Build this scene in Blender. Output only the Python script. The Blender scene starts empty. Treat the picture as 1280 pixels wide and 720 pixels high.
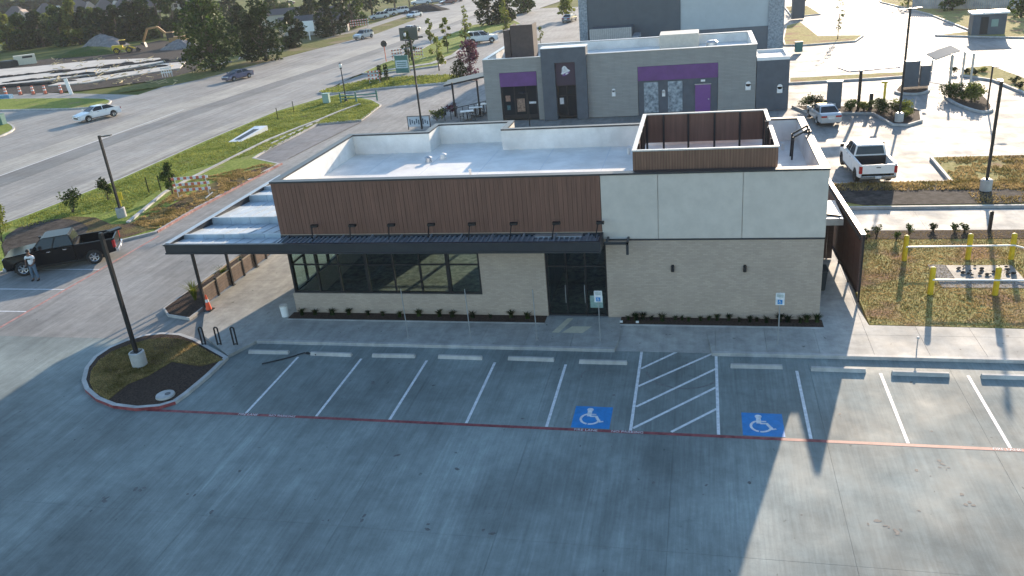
import bpy, bmesh, math, random
from mathutils import Vector, Matrix, noise
SC = bpy.context.scene
COL = SC.collection
PI = math.pi

# ---------------------------------------------------------------- camera
CAM = Vector((15.869, -22.249, 14.775))
YAW, PITCH, ROLL, F = -0.24757, 0.40310, -0.09207, 1017.07
def basis():
    cy, sy = math.cos(YAW), math.sin(YAW)
    fwd = Vector((sy*math.cos(PITCH), cy*math.cos(PITCH), -math.sin(PITCH)))
    right = Vector((cy, -sy, 0)); up = right.cross(fwd)
    c, s = math.cos(ROLL), math.sin(ROLL)
    return c*right + s*up, -s*right + c*up, fwd
RI, UP, FW = basis()
cam = bpy.data.cameras.new('camera'); cam.sensor_width = 36; cam.lens = 36*F/1280
cam.clip_start = 0.1; cam.clip_end = 6000
co = bpy.data.objects.new('camera', cam); COL.objects.link(co)
co.matrix_world = Matrix(((RI.x, UP.x, -FW.x, CAM.x), (RI.y, UP.y, -FW.y, CAM.y), (RI.z, UP.z, -FW.z, CAM.z), (0, 0, 0, 1)))
SC.camera = co
def G(px, py, z=0.0):
    """survey point: where on the level z the photographed point lies"""
    d = (px-640)*RI - (py-360)*UP + F*FW
    t = (z-CAM.z)/d.z
    return (CAM.x+t*d.x, CAM.y+t*d.y)

# ---------------------------------------------------------------- world, sun, exposure
SUN_EL, SUN_AZ = math.radians(14.2), math.radians(14.0)      # azimuth clockwise from +Y
w = bpy.data.worlds.new('World'); SC.world = w; w.use_nodes = True
nt = w.node_tree; bg = nt.nodes['Background']
sky = nt.nodes.new('ShaderNodeTexSky'); sky.sky_type = 'NISHITA'; sky.sun_disc = False
sky.sun_elevation = SUN_EL; sky.sun_rotation = SUN_AZ; sky.air_density = 1.1; sky.dust_density = 0.4; sky.ozone_density = 2.2
nt.links.new(sky.outputs[0], bg.inputs[0]); bg.inputs[1].default_value = 0.15
sl = bpy.data.lights.new('sun', 'SUN'); sl.energy = 4.4; sl.angle = math.radians(0.6); sl.color = (1.0, 0.815, 0.62)
so = bpy.data.objects.new('sun', sl); COL.objects.link(so)
sd = Vector((math.sin(SUN_AZ)*math.cos(SUN_EL), math.cos(SUN_AZ)*math.cos(SUN_EL), math.sin(SUN_EL)))
so.rotation_euler = sd.to_track_quat('Z', 'Y').to_euler(); so.location = (0, 0, 60)
SC.view_settings.view_transform = 'Standard'; SC.view_settings.look = 'None'
SC.view_settings.exposure = 1.17; SC.view_settings.gamma = 1

# ---------------------------------------------------------------- materials
MATS = {}
def mat(name, col, rough=0.7, metal=0.0, var=0.0, scale=3.0, col2=None, bump=0.0, bscale=40.0, spec=0.5, stretch=None, island=0.0,
        trans=0.0, detail=6.0, coat=0.0):
    if name in MATS: return MATS[name]
    m = bpy.data.materials.new(name); m.use_nodes = True; MATS[name] = m
    n = m.node_tree.nodes; l = m.node_tree.links; b = n['Principled BSDF']
    b.inputs['Roughness'].default_value = rough; b.inputs['Metallic'].default_value = metal
    b.inputs['Specular IOR Level'].default_value = spec
    if coat: b.inputs['Coat Weight'].default_value = coat; b.inputs['Coat Roughness'].default_value = 0.05
    c1 = (*col, 1); b.inputs['Base Color'].default_value = c1
    geo = n.new('ShaderNodeNewGeometry')
    mp = n.new('ShaderNodeMapping'); l.new(geo.outputs['Position'], mp.inputs['Vector'])
    if stretch: mp.inputs['Scale'].default_value = stretch
    if var > 0 or col2:
        no = n.new('ShaderNodeTexNoise'); no.inputs['Scale'].default_value = scale; no.inputs['Detail'].default_value = detail
        no.inputs['Roughness'].default_value = 0.65
        l.new(mp.outputs[0], no.inputs['Vector'])
        r = n.new('ShaderNodeValToRGB'); l.new(no.outputs['Fac'], r.inputs[0])
        ca = tuple(max(0, x*(1-var)) for x in col); cb = col2 if col2 else tuple(min(1, x*(1+var)) for x in col)
        r.color_ramp.elements[0].position = 0.36; r.color_ramp.elements[0].color = (*ca, 1)
        r.color_ramp.elements[1].position = 0.66; r.color_ramp.elements[1].color = (*cb, 1)
        out = r.outputs[0]
        if island > 0:
            h = n.new('ShaderNodeHueSaturation'); mr = n.new('ShaderNodeMapRange')
            mr.inputs[3].default_value = 1-island; mr.inputs[4].default_value = 1+island
            l.new(geo.outputs['Random Per Island'], mr.inputs[0]); l.new(mr.outputs[0], h.inputs['Value'])
            l.new(out, h.inputs['Color']); out = h.outputs[0]
        l.new(out, b.inputs['Base Color'])
        if trans > 0:
            tr = n.new('ShaderNodeBsdfTranslucent'); l.new(out, tr.inputs[0])
            mx = n.new('ShaderNodeMixShader'); mx.inputs[0].default_value = trans
            l.new(b.outputs[0], mx.inputs[1]); l.new(tr.outputs[0], mx.inputs[2])
            l.new(mx.outputs[0], n['Material Output'].inputs[0])
    if bump > 0:
        nb = n.new('ShaderNodeTexNoise'); nb.inputs['Scale'].default_value = bscale; nb.inputs['Detail'].default_value = 4
        l.new(mp.outputs[0], nb.inputs['Vector'])
        bp = n.new('ShaderNodeBump'); bp.inputs['Strength'].default_value = bump; bp.inputs['Distance'].default_value = 0.02
        l.new(nb.outputs['Fac'], bp.inputs['Height']); l.new(bp.outputs[0], b.inputs['Normal'])
    return m

def concrete_mat(name, base, stain=0.35, streak=(14, 0.7, 1), rough=0.75, warm=(1.0, 0.98, 0.93), spots=True, spec=0.4):
    """cured concrete: broad mottling, fine broomed streaks, small dark oil spots"""
    m = bpy.data.materials.new(name); m.use_nodes = True; MATS[name] = m
    n = m.node_tree.nodes; l = m.node_tree.links; b = n['Principled BSDF']
    b.inputs['Roughness'].default_value = rough; b.inputs['Specular IOR Level'].default_value = spec
    geo = n.new('ShaderNodeNewGeometry')
    def noise_(scale, st=None, detail=6, rg=0.6):
        mp = n.new('ShaderNodeMapping'); l.new(geo.outputs['Position'], mp.inputs['Vector'])
        if st: mp.inputs['Scale'].default_value = st
        t = n.new('ShaderNodeTexNoise'); t.inputs['Scale'].default_value = scale; t.inputs['Detail'].default_value = detail
        t.inputs['Roughness'].default_value = rg; l.new(mp.outputs[0], t.inputs['Vector']); return t.outputs['Fac']
    def rng(src, a, bb, lo, hi):
        r = n.new('ShaderNodeMapRange'); l.new(src, r.inputs[0])
        r.inputs[1].default_value = a; r.inputs[2].default_value = bb; r.inputs[3].default_value = lo; r.inputs[4].default_value = hi
        return r.outputs[0]
    def mul(a, c):
        q = n.new('ShaderNodeMath'); q.operation = 'MULTIPLY'
        for i, v in enumerate((a, c)):
            if isinstance(v, (int, float)): q.inputs[i].default_value = v
            else: l.new(v, q.inputs[i])
        return q.outputs[0]
    v = mul(rng(noise_(0.16, None, 7), 0.35, 0.65, 1-stain, 1+stain*0.4), base)
    v = mul(v, rng(noise_(0.9, streak, 4), 0.3, 0.7, 0.84, 1.12))
    v = mul(v, rng(noise_(1.7, None, 8, 0.75), 0.3, 0.7, 0.80, 1.15))
    v = mul(v, rng(noise_(0.35, (6, 0.35, 1), 3), 0.35, 0.7, 1.08, 0.86))
    v = mul(v, rng(noise_(26, None, 3), 0.25, 0.75, 0.93, 1.06))
    if spots:
        v = mul(v, rng(noise_(2.6, None, 2, 0.5), 0.735, 0.775, 1, 0.40))
        v = mul(v, rng(noise_(5.5, (1, .45, 1), 2, 0.5), 0.74, 0.77, 1, 0.45))
        v = mul(v, rng(noise_(0.55, (1, 1.6, 1), 9, 0.8), 0.60, 0.74, 1, 0.68))
        v = mul(v, rng(noise_(0.45, (3.5, .25, 1), 6, 0.6), 0.60, 0.72, 1, 1.22))
    cmb = n.new('ShaderNodeCombineColor')
    for i in range(3): l.new(mul(v, warm[i]), cmb.inputs[i])
    l.new(cmb.outputs[0], b.inputs['Base Color'])
    bp = n.new('ShaderNodeBump'); bp.inputs['Strength'].default_value = 0.25; bp.inputs['Distance'].default_value = 0.01
    l.new(noise_(30, (3, 0.3, 1), 4), bp.inputs['Height']); l.new(bp.outputs[0], b.inputs['Normal'])
    l.new(rng(noise_(0.5), 0.3, 0.7, rough-0.1, rough+0.1), b.inputs['Roughness'])
    return m

def brick_mat(name, c1, c2, mortar, bw, bh, bump=0.5, rough=0.85):
    m = bpy.data.materials.new(name); m.use_nodes = True; MATS[name] = m
    n = m.node_tree.nodes; l = m.node_tree.links; b = n['Principled BSDF']; b.inputs['Roughness'].default_value = rough
    geo = n.new('ShaderNodeNewGeometry'); sp = n.new('ShaderNodeSeparateXYZ'); l.new(geo.outputs['Position'], sp.inputs[0])
    ad = n.new('ShaderNodeMath'); ad.operation = 'ADD'; l.new(sp.outputs[0], ad.inputs[0]); l.new(sp.outputs[1], ad.inputs[1])
    cb = n.new('ShaderNodeCombineXYZ'); l.new(ad.outputs[0], cb.inputs[0]); l.new(sp.outputs[2], cb.inputs[1])
    t = n.new('ShaderNodeTexBrick'); l.new(cb.outputs[0], t.inputs['Vector'])
    t.inputs['Color1'].default_value = (*c1, 1); t.inputs['Color2'].default_value = (*c2, 1); t.inputs['Mortar'].default_value = (*mortar, 1)
    t.inputs['Scale'].default_value = 1; t.inputs['Brick Width'].default_value = bw; t.inputs['Row Height'].default_value = bh
    t.inputs['Mortar Size'].default_value = 0.008; t.inputs['Bias'].default_value = 0
    no = n.new('ShaderNodeTexNoise'); no.inputs['Scale'].default_value = 1.3; no.inputs['Detail'].default_value = 8; l.new(geo.outputs['Position'], no.inputs['Vector'])
    mx = n.new('ShaderNodeMix'); mx.data_type = 'RGBA'; mx.blend_type = 'MULTIPLY'; mx.inputs[0].default_value = 1
    mr = n.new('ShaderNodeMapRange'); mr.inputs[1].default_value = .3; mr.inputs[2].default_value = .7; mr.inputs[3].default_value = .94; mr.inputs[4].default_value = 1.05
    l.new(no.outputs['Fac'], mr.inputs[0]); l.new(t.outputs['Color'], mx.inputs[6]); l.new(mr.outputs[0], mx.inputs[7]); l.new(mx.outputs[2], b.inputs['Base Color'])
    bp = n.new('ShaderNodeBump'); bp.inputs['Strength'].default_value = bump; bp.inputs['Distance'].default_value = 0.02; bp.invert = True
    l.new(t.outputs['Fac'], bp.inputs['Height']); l.new(bp.outputs[0], b.inputs['Normal'])
    return m

def glass_mat(name, tint=(0.55, 0.62, 0.62), refl=0.10, rough=0.02):
    m = bpy.data.materials.new(name); m.use_nodes = True; MATS[name] = m
    n = m.node_tree.nodes; l = m.node_tree.links; n.remove(n['Principled BSDF'])
    tr = n.new('ShaderNodeBsdfTransparent'); tr.inputs[0].default_value = (*tint, 1)
    gl = n.new('ShaderNodeBsdfGlossy'); gl.inputs['Roughness'].default_value = rough; gl.inputs[0].default_value = (0.9, 0.95, 1, 1)
    lw = n.new('ShaderNodeLayerWeight'); pw = n.new('ShaderNodeMath'); pw.operation = 'POWER'; pw.inputs[1].default_value = 4
    l.new(lw.outputs['Facing'], pw.inputs[0]); ma = n.new('ShaderNodeMath'); ma.operation = 'MULTIPLY_ADD'; ma.inputs[1].default_value = .8; ma.inputs[2].default_value = .035
    l.new(pw.outputs[0], ma.inputs[0])
    mx = n.new('ShaderNodeMixShader'); l.new(ma.outputs[0], mx.inputs[0]); l.new(tr.outputs[0], mx.inputs[1]); l.new(gl.outputs[0], mx.inputs[2])
    l.new(mx.outputs[0], n['Material Output'].inputs[0])
    return m

def grass_ground(name, a, b_, dirt, dirt_amt=0.5, scale=1.2):
    m = bpy.data.materials.new(name); m.use_nodes = True; MATS[name] = m
    n = m.node_tree.nodes; l = m.node_tree.links; b = n['Principled BSDF']; b.inputs['Roughness'].default_value = 0.95; b.inputs['Specular IOR Level'].default_value = 0.1
    geo = n.new('ShaderNodeNewGeometry')
    t1 = n.new('ShaderNodeTexNoise'); t1.inputs['Scale'].default_value = scale*4; t1.inputs['Detail'].default_value = 8; l.new(geo.outputs['Position'], t1.inputs['Vector'])
    t2 = n.new('ShaderNodeTexNoise'); t2.inputs['Scale'].default_value = scale*0.35; t2.inputs['Detail'].default_value = 6; l.new(geo.outputs['Position'], t2.inputs['Vector'])
    r1 = n.new('ShaderNodeValToRGB'); l.new(t1.outputs['Fac'], r1.inputs[0])
    r1.color_ramp.elements[0].position = .35; r1.color_ramp.elements[0].color = (*a, 1); r1.color_ramp.elements[1].position = .65; r1.color_ramp.elements[1].color = (*b_, 1)
    mr = n.new('ShaderNodeMapRange'); mr.inputs[1].default_value = dirt_amt; mr.inputs[2].default_value = dirt_amt+0.12; l.new(t2.outputs['Fac'], mr.inputs[0])
    mx = n.new('ShaderNodeMix'); mx.data_type = 'RGBA'; l.new(mr.outputs[0], mx.inputs[0]); l.new(r1.outputs[0], mx.inputs[6]); mx.inputs[7].default_value = (*dirt, 1)
    l.new(mx.outputs[2], b.inputs['Base Color'])
    t3 = n.new('ShaderNodeTexNoise'); t3.inputs['Scale'].default_value = 9; t3.inputs['Detail'].default_value = 6; l.new(geo.outputs['Position'], t3.inputs['Vector'])
    bp = n.new('ShaderNodeBump'); bp.inputs['Strength'].default_value = 0.9; bp.inputs['Distance'].default_value = 0.08
    l.new(t3.outputs['Fac'], bp.inputs['Height']); l.new(bp.outputs[0], b.inputs['Normal'])
    return m

M_LOT = concrete_mat('concrete_lot', 0.26, 0.42, spots=True, warm=(.89,1.03,.99))
M_LOT2 = concrete_mat('concrete_far_lot', 0.27, 0.25, streak=(3, 0.6, 1), spots=False)
M_DRIVE = concrete_mat('concrete_drive', 0.27, 0.3, streak=(6, 0.5, 1))
M_WALK = concrete_mat('concrete_walk', 0.38, 0.24, streak=(2, 2, 1), warm=(.99, .99, .93))
M_KERB = concrete_mat('concrete_kerb', 0.46, 0.15, streak=(2, 2, 1), spots=False, warm=(1, .98, .94))
M_ROAD = concrete_mat('concrete_road', 0.31, 0.22, streak=(2.6, 0.03, 1), warm=(1, .95, .87), spots=False, rough=0.7)
M_ROADD = concrete_mat('road_worn_lane', 0.20, 0.2, streak=(3, 0.05, 1), spots=False, rough=0.7)
M_ROADL = concrete_mat('road_pale_median', 0.38, 0.2, streak=(3, 0.05, 1), warm=(1, .95, .84), spots=False)
M_JOINT = mat('joint_dark', (0.15, 0.15, 0.15), 0.9)
M_PAINT = mat('white_paint', (0.66, 0.67, 0.68), 0.6, var=0.2, scale=7, col2=(.78,.79,.80))
M_RED = mat('red_kerb_paint', (0.24, 0.03, 0.04), 0.6, var=0.35, scale=4, col2=(.34,.09,.09))
M_REDF = mat('faded_red_paint', (0.42, 0.16, 0.14), 0.7, var=0.3, scale=3, col2=(.50,.30,.26))
M_BLUE = mat('blue_paint', (0.008, 0.20, 0.50), 0.55, var=0.15, scale=4)
M_MULCH = mat('mulch', (0.062, 0.043, 0.034), 0.95, var=0.5, scale=14, bump=1.0, bscale=30, spec=0.1)
M_SOIL = mat('dark_soil', (0.060, 0.052, 0.047), 0.95, var=0.5, scale=2.5, bump=1.0, bscale=9, spec=0.1)
M_GR1 = grass_ground('verge_grass', (0.13, 0.18, 0.03), (0.25, 0.29, 0.07), (0.24, 0.21, 0.10), 0.58)
M_GR2 = grass_ground('sod_grass', (0.24, 0.22, 0.06), (0.44, 0.37, 0.15), (0.30, 0.18, 0.10), 0.52)
M_TERR = grass_ground('far_field', (0.07, 0.10, 0.02), (0.16, 0.16, 0.05), (0.20, 0.17, 0.09), 0.55, scale=0.05)
M_WOOD = mat('brown_cladding', (0.165, 0.078, 0.053), 0.6, var=0.2, scale=0.9, stretch=(9, 9, .5), bump=.2, bscale=30)
M_WOODW = mat('warm_slat', (0.22, 0.12, 0.08), 0.6, var=0.22, scale=1.2, stretch=(9, 9, .5))
M_BRICK = brick_mat('pale_brick', (0.40, 0.315, 0.25), (0.47, 0.375, 0.30), (0.38, 0.31, 0.255), 0.20, 0.068)
M_STUCCO = mat('grey_stucco', (0.57, 0.515, 0.455), 0.85, var=0.06, scale=2, bump=0.35, bscale=90)
M_CAP = mat('dark_metal_cap', (0.045, 0.05, 0.058), 0.4, metal=0.4, var=0.1, scale=2)
M_BLACK = mat('black_steel', (0.018, 0.019, 0.022), 0.45, metal=0.3, var=0.2, scale=3)
M_STEELB = mat('grey_blue_deck', (0.30, 0.35, 0.40), 0.4, metal=0.5, var=0.15, scale=2)
M_MEMB = mat('white_roof_membrane', (0.70, 0.68, 0.64), 0.55, var=0.1, scale=0.7, col2=(.84,.82,.78))
M_CANR = mat('canopy_sheet', (0.46, 0.52, 0.56), 0.6, metal=0.1, var=0.15, scale=1.2)
M_GLASS = glass_mat('window_glass', tint=(.80,.88,.86))
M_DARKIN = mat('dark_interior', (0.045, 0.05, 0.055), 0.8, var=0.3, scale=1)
M_FLOORIN = mat('interior_floor', (0.16, 0.145, 0.12), 0.6, var=0.6, scale=3.5)
M_YEL = mat('yellow_paint', (0.62, 0.44, 0.02), 0.5, var=0.2, scale=4)
M_WHT = mat('white_gloss', (0.78, 0.78, 0.77), 0.4, var=0.04)
M_ALU = mat('galvanised', (0.45, 0.46, 0.47), 0.4, metal=0.7, var=0.1)
M_ORNG = mat('orange_plastic', (0.75, 0.09, 0.03), 0.5, var=0.08)
M_TYRE = mat('tyre_rubber', (0.018, 0.018, 0.018), 0.85, var=0.2)
M_CHROME = mat('bright_metal', (0.62, 0.63, 0.65), 0.22, metal=0.9, var=0.05)
M_CARG = mat('car_glass', (0.012, 0.016, 0.02), 0.06, spec=0.45)
M_REDL = mat('red_lens', (0.35, 0.01, 0.012), 0.2)
M_HEAD = mat('headlight_lens', (0.55, 0.6, 0.62), 0.15, metal=0.3)
M_LEAF = mat('leaf_mid', (0.022, 0.052, 0.010), 0.6, var=0.4, scale=0.8, col2=(0.085, 0.13, 0.025), island=0.4, trans=0.35, spec=0.2)
M_LEAFD = mat('leaf_dark', (0.010, 0.026, 0.006), 0.6, var=0.4, scale=0.4, col2=(0.036, 0.062, 0.012), island=0.4, trans=0.30, spec=0.2)
M_LEAFY = mat('leaf_yellow', (0.12, 0.16, 0.022), 0.6, var=0.3, scale=0.6, col2=(0.22, 0.24, 0.05), island=0.35, trans=0.45, spec=0.2)
M_LEAFP = mat('leaf_plum', (0.085, 0.03, 0.04), 0.6, var=0.4, scale=1.5, col2=(0.22, 0.075, 0.12), island=0.4, trans=0.3, spec=0.2)
M_BARK = mat('bark', (0.10, 0.075, 0.055), 0.9, var=0.35, scale=5, stretch=(3, 3, .6), bump=.6, bscale=12)
M_GBL = mat('grass_blade', (0.17, 0.23, 0.04), 0.8, var=0.3, scale=0.5, col2=(0.36, 0.37, 0.10), island=0.4, trans=0.45, spec=0.1)
M_GBR = mat('grass_blade_dry', (0.26, 0.21, 0.065), 0.8, var=0.4, scale=0.9, col2=(0.50, 0.36, 0.17), island=0.45, trans=0.45, spec=0.1)

# ---------------------------------------------------------------- mesh helpers
class MB:
    def __init__(s): s.v = []; s.f = []; s.m = []
    def add(s, vs, fs, mi=0):
        o = len(s.v); s.v += [tuple(v) for v in vs]; s.f += [tuple(i+o for i in f) for f in fs]; s.m += [mi]*len(fs); return s
    def box(s, x0, x1, y0, y1, z0, z1, mi=0):
        return s.add([(x0,y0,z0),(x1,y0,z0),(x1,y1,z0),(x0,y1,z0),(x0,y0,z1),(x1,y0,z1),(x1,y1,z1),(x0,y1,z1)],
                     [(0,3,2,1),(4,5,6,7),(0,1,5,4),(1,2,6,5),(2,3,7,6),(3,0,4,7)], mi)
    def beam(s, a, b, w, h=None, mi=0, up=(0,0,1)):
        a = Vector(a); b = Vector(b); d = (b-a).normalized(); h = w if h is None else h
        u = Vector(up)
        if abs(d.dot(u)) > 0.99: u = Vector((0,1,0))
        r = d.cross(u).normalized()*w/2; u = r.cross(d).normalized()*h/2
        vs = [a-r-u, a+r-u, a+r+u, a-r+u, b-r-u, b+r-u, b+r+u, b-r+u]
        return s.add(vs, [(0,1,2,3),(7,6,5,4),(0,4,5,1),(1,5,6,2),(2,6,7,3),(3,7,4,0)], mi)
    def cyl(s, a, b, r0, r1=None, n=12, mi=0, caps=True):
        a = Vector(a); b = Vector(b); r1 = r0 if r1 is None else r1; d = (b-a).normalized()
        u = Vector((0,0,1)) if abs(d.z) < .9 else Vector((1,0,0)); p = d.cross(u).normalized(); q = d.cross(p)
        vs = [a+(p*math.cos(t)+q*math.sin(t))*r0 for t in [2*PI*i/n for i in range(n)]] + [b+(p*math.cos(t)+q*math.sin(t))*r1 for t in [2*PI*i/n for i in range(n)]]
        fs = [(i, i+n, (i+1)%n+n, (i+1)%n) for i in range(n)]
        if caps: fs += [tuple(range(n)), tuple(range(2*n-1, n-1, -1))]
        return s.add(vs, fs, mi)
    def prism(s, poly, z0, z1, mi=0, mside=None, bottom=True):
        n = len(poly)
        ar = sum(poly[i][0]*poly[(i+1)%n][1]-poly[(i+1)%n][0]*poly[i][1] for i in range(n))
        if ar < 0: poly = poly[::-1]
        vs = [(x,y,z0) for x,y in poly]+[(x,y,z1) for x,y in poly]
        s.add(vs, [tuple(range(n,2*n))], mi)
        o = len(s.v)-2*n
        for i in range(n):
            s.f.append((o+i, o+(i+1)%n, o+(i+1)%n+n, o+i+n)); s.m.append(mi if mside is None else mside)
        if bottom: s.f.append(tuple(o+i for i in range(n-1,-1,-1))); s.m.append(mi)
        return s
    def quad(s, a, b, c, d, mi=0): return s.add([a,b,c,d], [(0,1,2,3)], mi)
    def lathe(s, prof, c=(0,0,0), n=16, mi=0, axis='z'):
        vs = []
        for r, h in prof:
            for i in range(n):
                t = 2*PI*i/n; x, y = r*math.cos(t), r*math.sin(t)
                p = (x, y, h) if axis == 'z' else (x, h, y)
                vs.append((c[0]+p[0], c[1]+p[1], c[2]+p[2]))
        fs = []
        for k in range(len(prof)-1):
            for i in range(n):
                fs.append((k*n+i, k*n+(i+1)%n, (k+1)*n+(i+1)%n, (k+1)*n+i))
        return s.add(vs, fs, mi)
    def ball(s, c, rx, ry=None, rz=None, n=10, k=6, mi=0):
        ry = rx if ry is None else ry; rz = rx if rz is None else rz; vs = []
        for j in range(k+1):
            ph = PI*j/k-PI/2
            for i in range(n):
                t = 2*PI*i/n; vs.append((c[0]+rx*math.cos(ph)*math.cos(t), c[1]+ry*math.cos(ph)*math.sin(t), c[2]+rz*math.sin(ph)))
        return s.add(vs, [(j*n+i, j*n+(i+1)%n, (j+1)*n+(i+1)%n, (j+1)*n+i) for j in range(k) for i in range(n)], mi)
    def mesh(s, name, mats):
        me = bpy.data.meshes.new(name); me.from_pydata(s.v, [], s.f)
        for m in (mats if isinstance(mats, (list, tuple)) else [mats]): me.materials.append(m)
        me.polygons.foreach_set('material_index', s.m); me.update(); return me
    def build(s, name, mats, parent=None, smooth=False, loc=None, bevel=0, seg=2):
        me = s.mesh(name, mats)
        if bevel:
            bm = bmesh.new(); bm.from_mesh(me)
            bmesh.ops.remove_doubles(bm, verts=bm.verts, dist=1e-4)
            ed = [e for e in bm.edges if len(e.link_faces) == 2 and e.calc_face_angle(0) > 0.5]
            bmesh.ops.bevel(bm, geom=ed, offset=bevel, segments=seg, affect='EDGES', clamp_overlap=True)
            bm.to_mesh(me); bm.free()
        if smooth:
            for p in me.polygons: p.use_smooth = True
            if bevel or smooth == 'auto': me.set_sharp_from_angle(angle=math.radians(35))
        return link(name, me, parent, loc)

def link(name, me, parent=None, loc=None):
    o = bpy.data.objects.new(name, me); COL.objects.link(o)
    if parent: o.parent = parent
    if loc: o.location = loc
    return o
def thing(name, label, cat, loc=(0,0,0), rz=0, group=None):
    o = bpy.data.objects.new(name, None); COL.objects.link(o); o.location = loc; o.rotation_euler = (0,0,rz)
    o.empty_display_size = .3
    return tag(o, label, cat, group)
def tag(o, label=None, cat=None, group=None, kind=None):
    if label: o['label'] = label
    if cat: o['category'] = cat
    if group: o['group'] = group
    if kind: o['kind'] = kind
    return o
def struct(o): o['kind'] = 'structure'; return o
def copy_tree(o, parent=None):
    c = o.copy(); COL.objects.link(c); c.parent = parent
    for ch in list(o.children): copy_tree(ch, c)
    return c
def dup(o, loc, rz=None, label=None, group=None, scale=None):
    c = copy_tree(o); c.location = loc
    if rz is not None: c.rotation_euler = (0,0,rz)
    if label: c['label'] = label
    if group: c['group'] = group
    if scale: c.scale = (scale,)*3
    return c
def text_mesh(txt, size, mat_, name='lettering', ext=0.002):
    cu = bpy.data.curves.new(name, 'FONT'); cu.body = txt; cu.size = size; cu.align_x = 'CENTER'; cu.align_y = 'CENTER'; cu.extrude = ext; cu.resolution_u = 3
    ob = bpy.data.objects.new(name, cu); COL.objects.link(ob)
    dg = bpy.context.evaluated_depsgraph_get(); me = bpy.data.meshes.new_from_object(ob.evaluated_get(dg))
    bpy.data.objects.remove(ob); me.materials.clear(); me.materials.append(mat_); me.name = name
    return me
def clip_rect(poly, x0, x1, y0, y1):
    def cl(p, f, ip):
        out = []
        for i in range(len(p)):
            a, b = p[i], p[(i+1)%len(p)]
            ia, ib = f(a), f(b)
            if ia: out.append(a)
            if ia != ib: out.append(ip(a, b))
        return out
    def ix(v): return lambda a, b: (v, a[1]+(b[1]-a[1])*(v-a[0])/(b[0]-a[0]))
    def iy(v): return lambda a, b: (a[0]+(b[0]-a[0])*(v-a[1])/(b[1]-a[1]), v)
    for f, ip in ((lambda p: p[0] >= x0, ix(x0)), (lambda p: p[0] <= x1, ix(x1)), (lambda p: p[1] >= y0, iy(y0)), (lambda p: p[1] <= y1, iy(y1))):
        if len(poly) < 3: return []
        poly = cl(poly, f, ip)
    return poly
def area(p): return abs(sum(p[i][0]*p[(i+1)%len(p)][1]-p[(i+1)%len(p)][0]*p[i][1] for i in range(len(p))))/2
def slabs(parent, poly, ztop, sx, sy, m, gap=0.0035, ox=0, oy=0, thick=0.05, seed=1, jit=0.002):
    """poured slabs, one object each, parted by recessed joints"""
    rnd = random.Random(seed)
    xs = [p[0] for p in poly]; ys = [p[1] for p in poly]
    i0 = math.floor((min(xs)-ox)/sx); i1 = math.ceil((max(xs)-ox)/sx); j0 = math.floor((min(ys)-oy)/sy); j1 = math.ceil((max(ys)-oy)/sy)
    k = 0
    for i in range(i0, i1):
        for j in range(j0, j1):
            c = clip_rect(poly, ox+i*sx+gap, ox+(i+1)*sx-gap, oy+j*sy+gap, oy+(j+1)*sy-gap)
            if len(c) < 3 or area(c) < 0.05: continue
            MB().prism(c, ztop-thick, ztop+rnd.uniform(-jit, 0), bottom=False).build('slab', m, parent); k += 1
    return k
def smooth_poly(pts, n=2):
    for _ in range(n):
        out = []
        for i in range(len(pts)):
            a, b = pts[i], pts[(i+1)%len(pts)]
            out += [(a[0]*.75+b[0]*.25, a[1]*.75+b[1]*.25), (a[0]*.25+b[0]*.75, a[1]*.25+b[1]*.75)]
        pts = out
    return pts
def offset_poly(pts, d):
    """inward offset of a closed polygon"""
    n = len(pts)
    ar = sum(pts[i][0]*pts[(i+1)%n][1]-pts[(i+1)%n][0]*pts[i][1] for i in range(n))
    if ar < 0: pts = pts[::-1]
    out = []
    for i in range(n):
        a, b, c = Vector(pts[i-1]), Vector(pts[i]), Vector(pts[(i+1)%n])
        d1 = (b-a).normalized(); d2 = (c-b).normalized()
        n1 = Vector((-d1.y, d1.x)); n2 = Vector((-d2.y, d2.x)); m = (n1+n2)
        if m.length < 1e-4: m = n1
        m.normalize(); k = max(0.35, m.dot(n1))
        out.append(tuple(b+m*d/k))
    return pts, out
def kerb(name, pts, wd=0.15, h=0.13, mats=None, z0=-0.03, closed=True, outer=0):
    """raised kerb ring; outer = material index of its outer face"""
    o, i = offset_poly(pts, wd); n = len(o); mb = MB(); vs = []
    for k in range(n): vs += [(*o[k], z0), (*o[k], h), (*i[k], h), (*i[k], z0)]
    fs = []; ms = []
    for k in range(n if closed else n-1):
        a, b = 4*k, 4*((k+1) % n)
        fs.append((a, b, b+1, a+1)); ms.append(outer(o[k], o[(k+1) % n]) if callable(outer) else outer); fs.append((a+1, b+1, b+2, a+2)); ms.append(0); fs.append((a+2, b+2, b+3, a+3)); ms.append(0)
    if not closed:
        fs.append((0,1,2,3)); ms.append(0); e = 4*(n-1); fs.append((e+3,e+2,e+1,e)); ms.append(0)
    mb.v = vs; mb.f = fs; mb.m = ms
    return mb.build(name, mats or [M_KERB])
def pip(x, y, poly):
    c = False; n = len(poly)
    for i in range(n):
        x1, y1 = poly[i]; x2, y2 = poly[i-1]
        if (y1 > y) != (y2 > y) and x < (x2-x1)*(y-y1)/(y2-y1)+x1: c = not c
    return c
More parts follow.
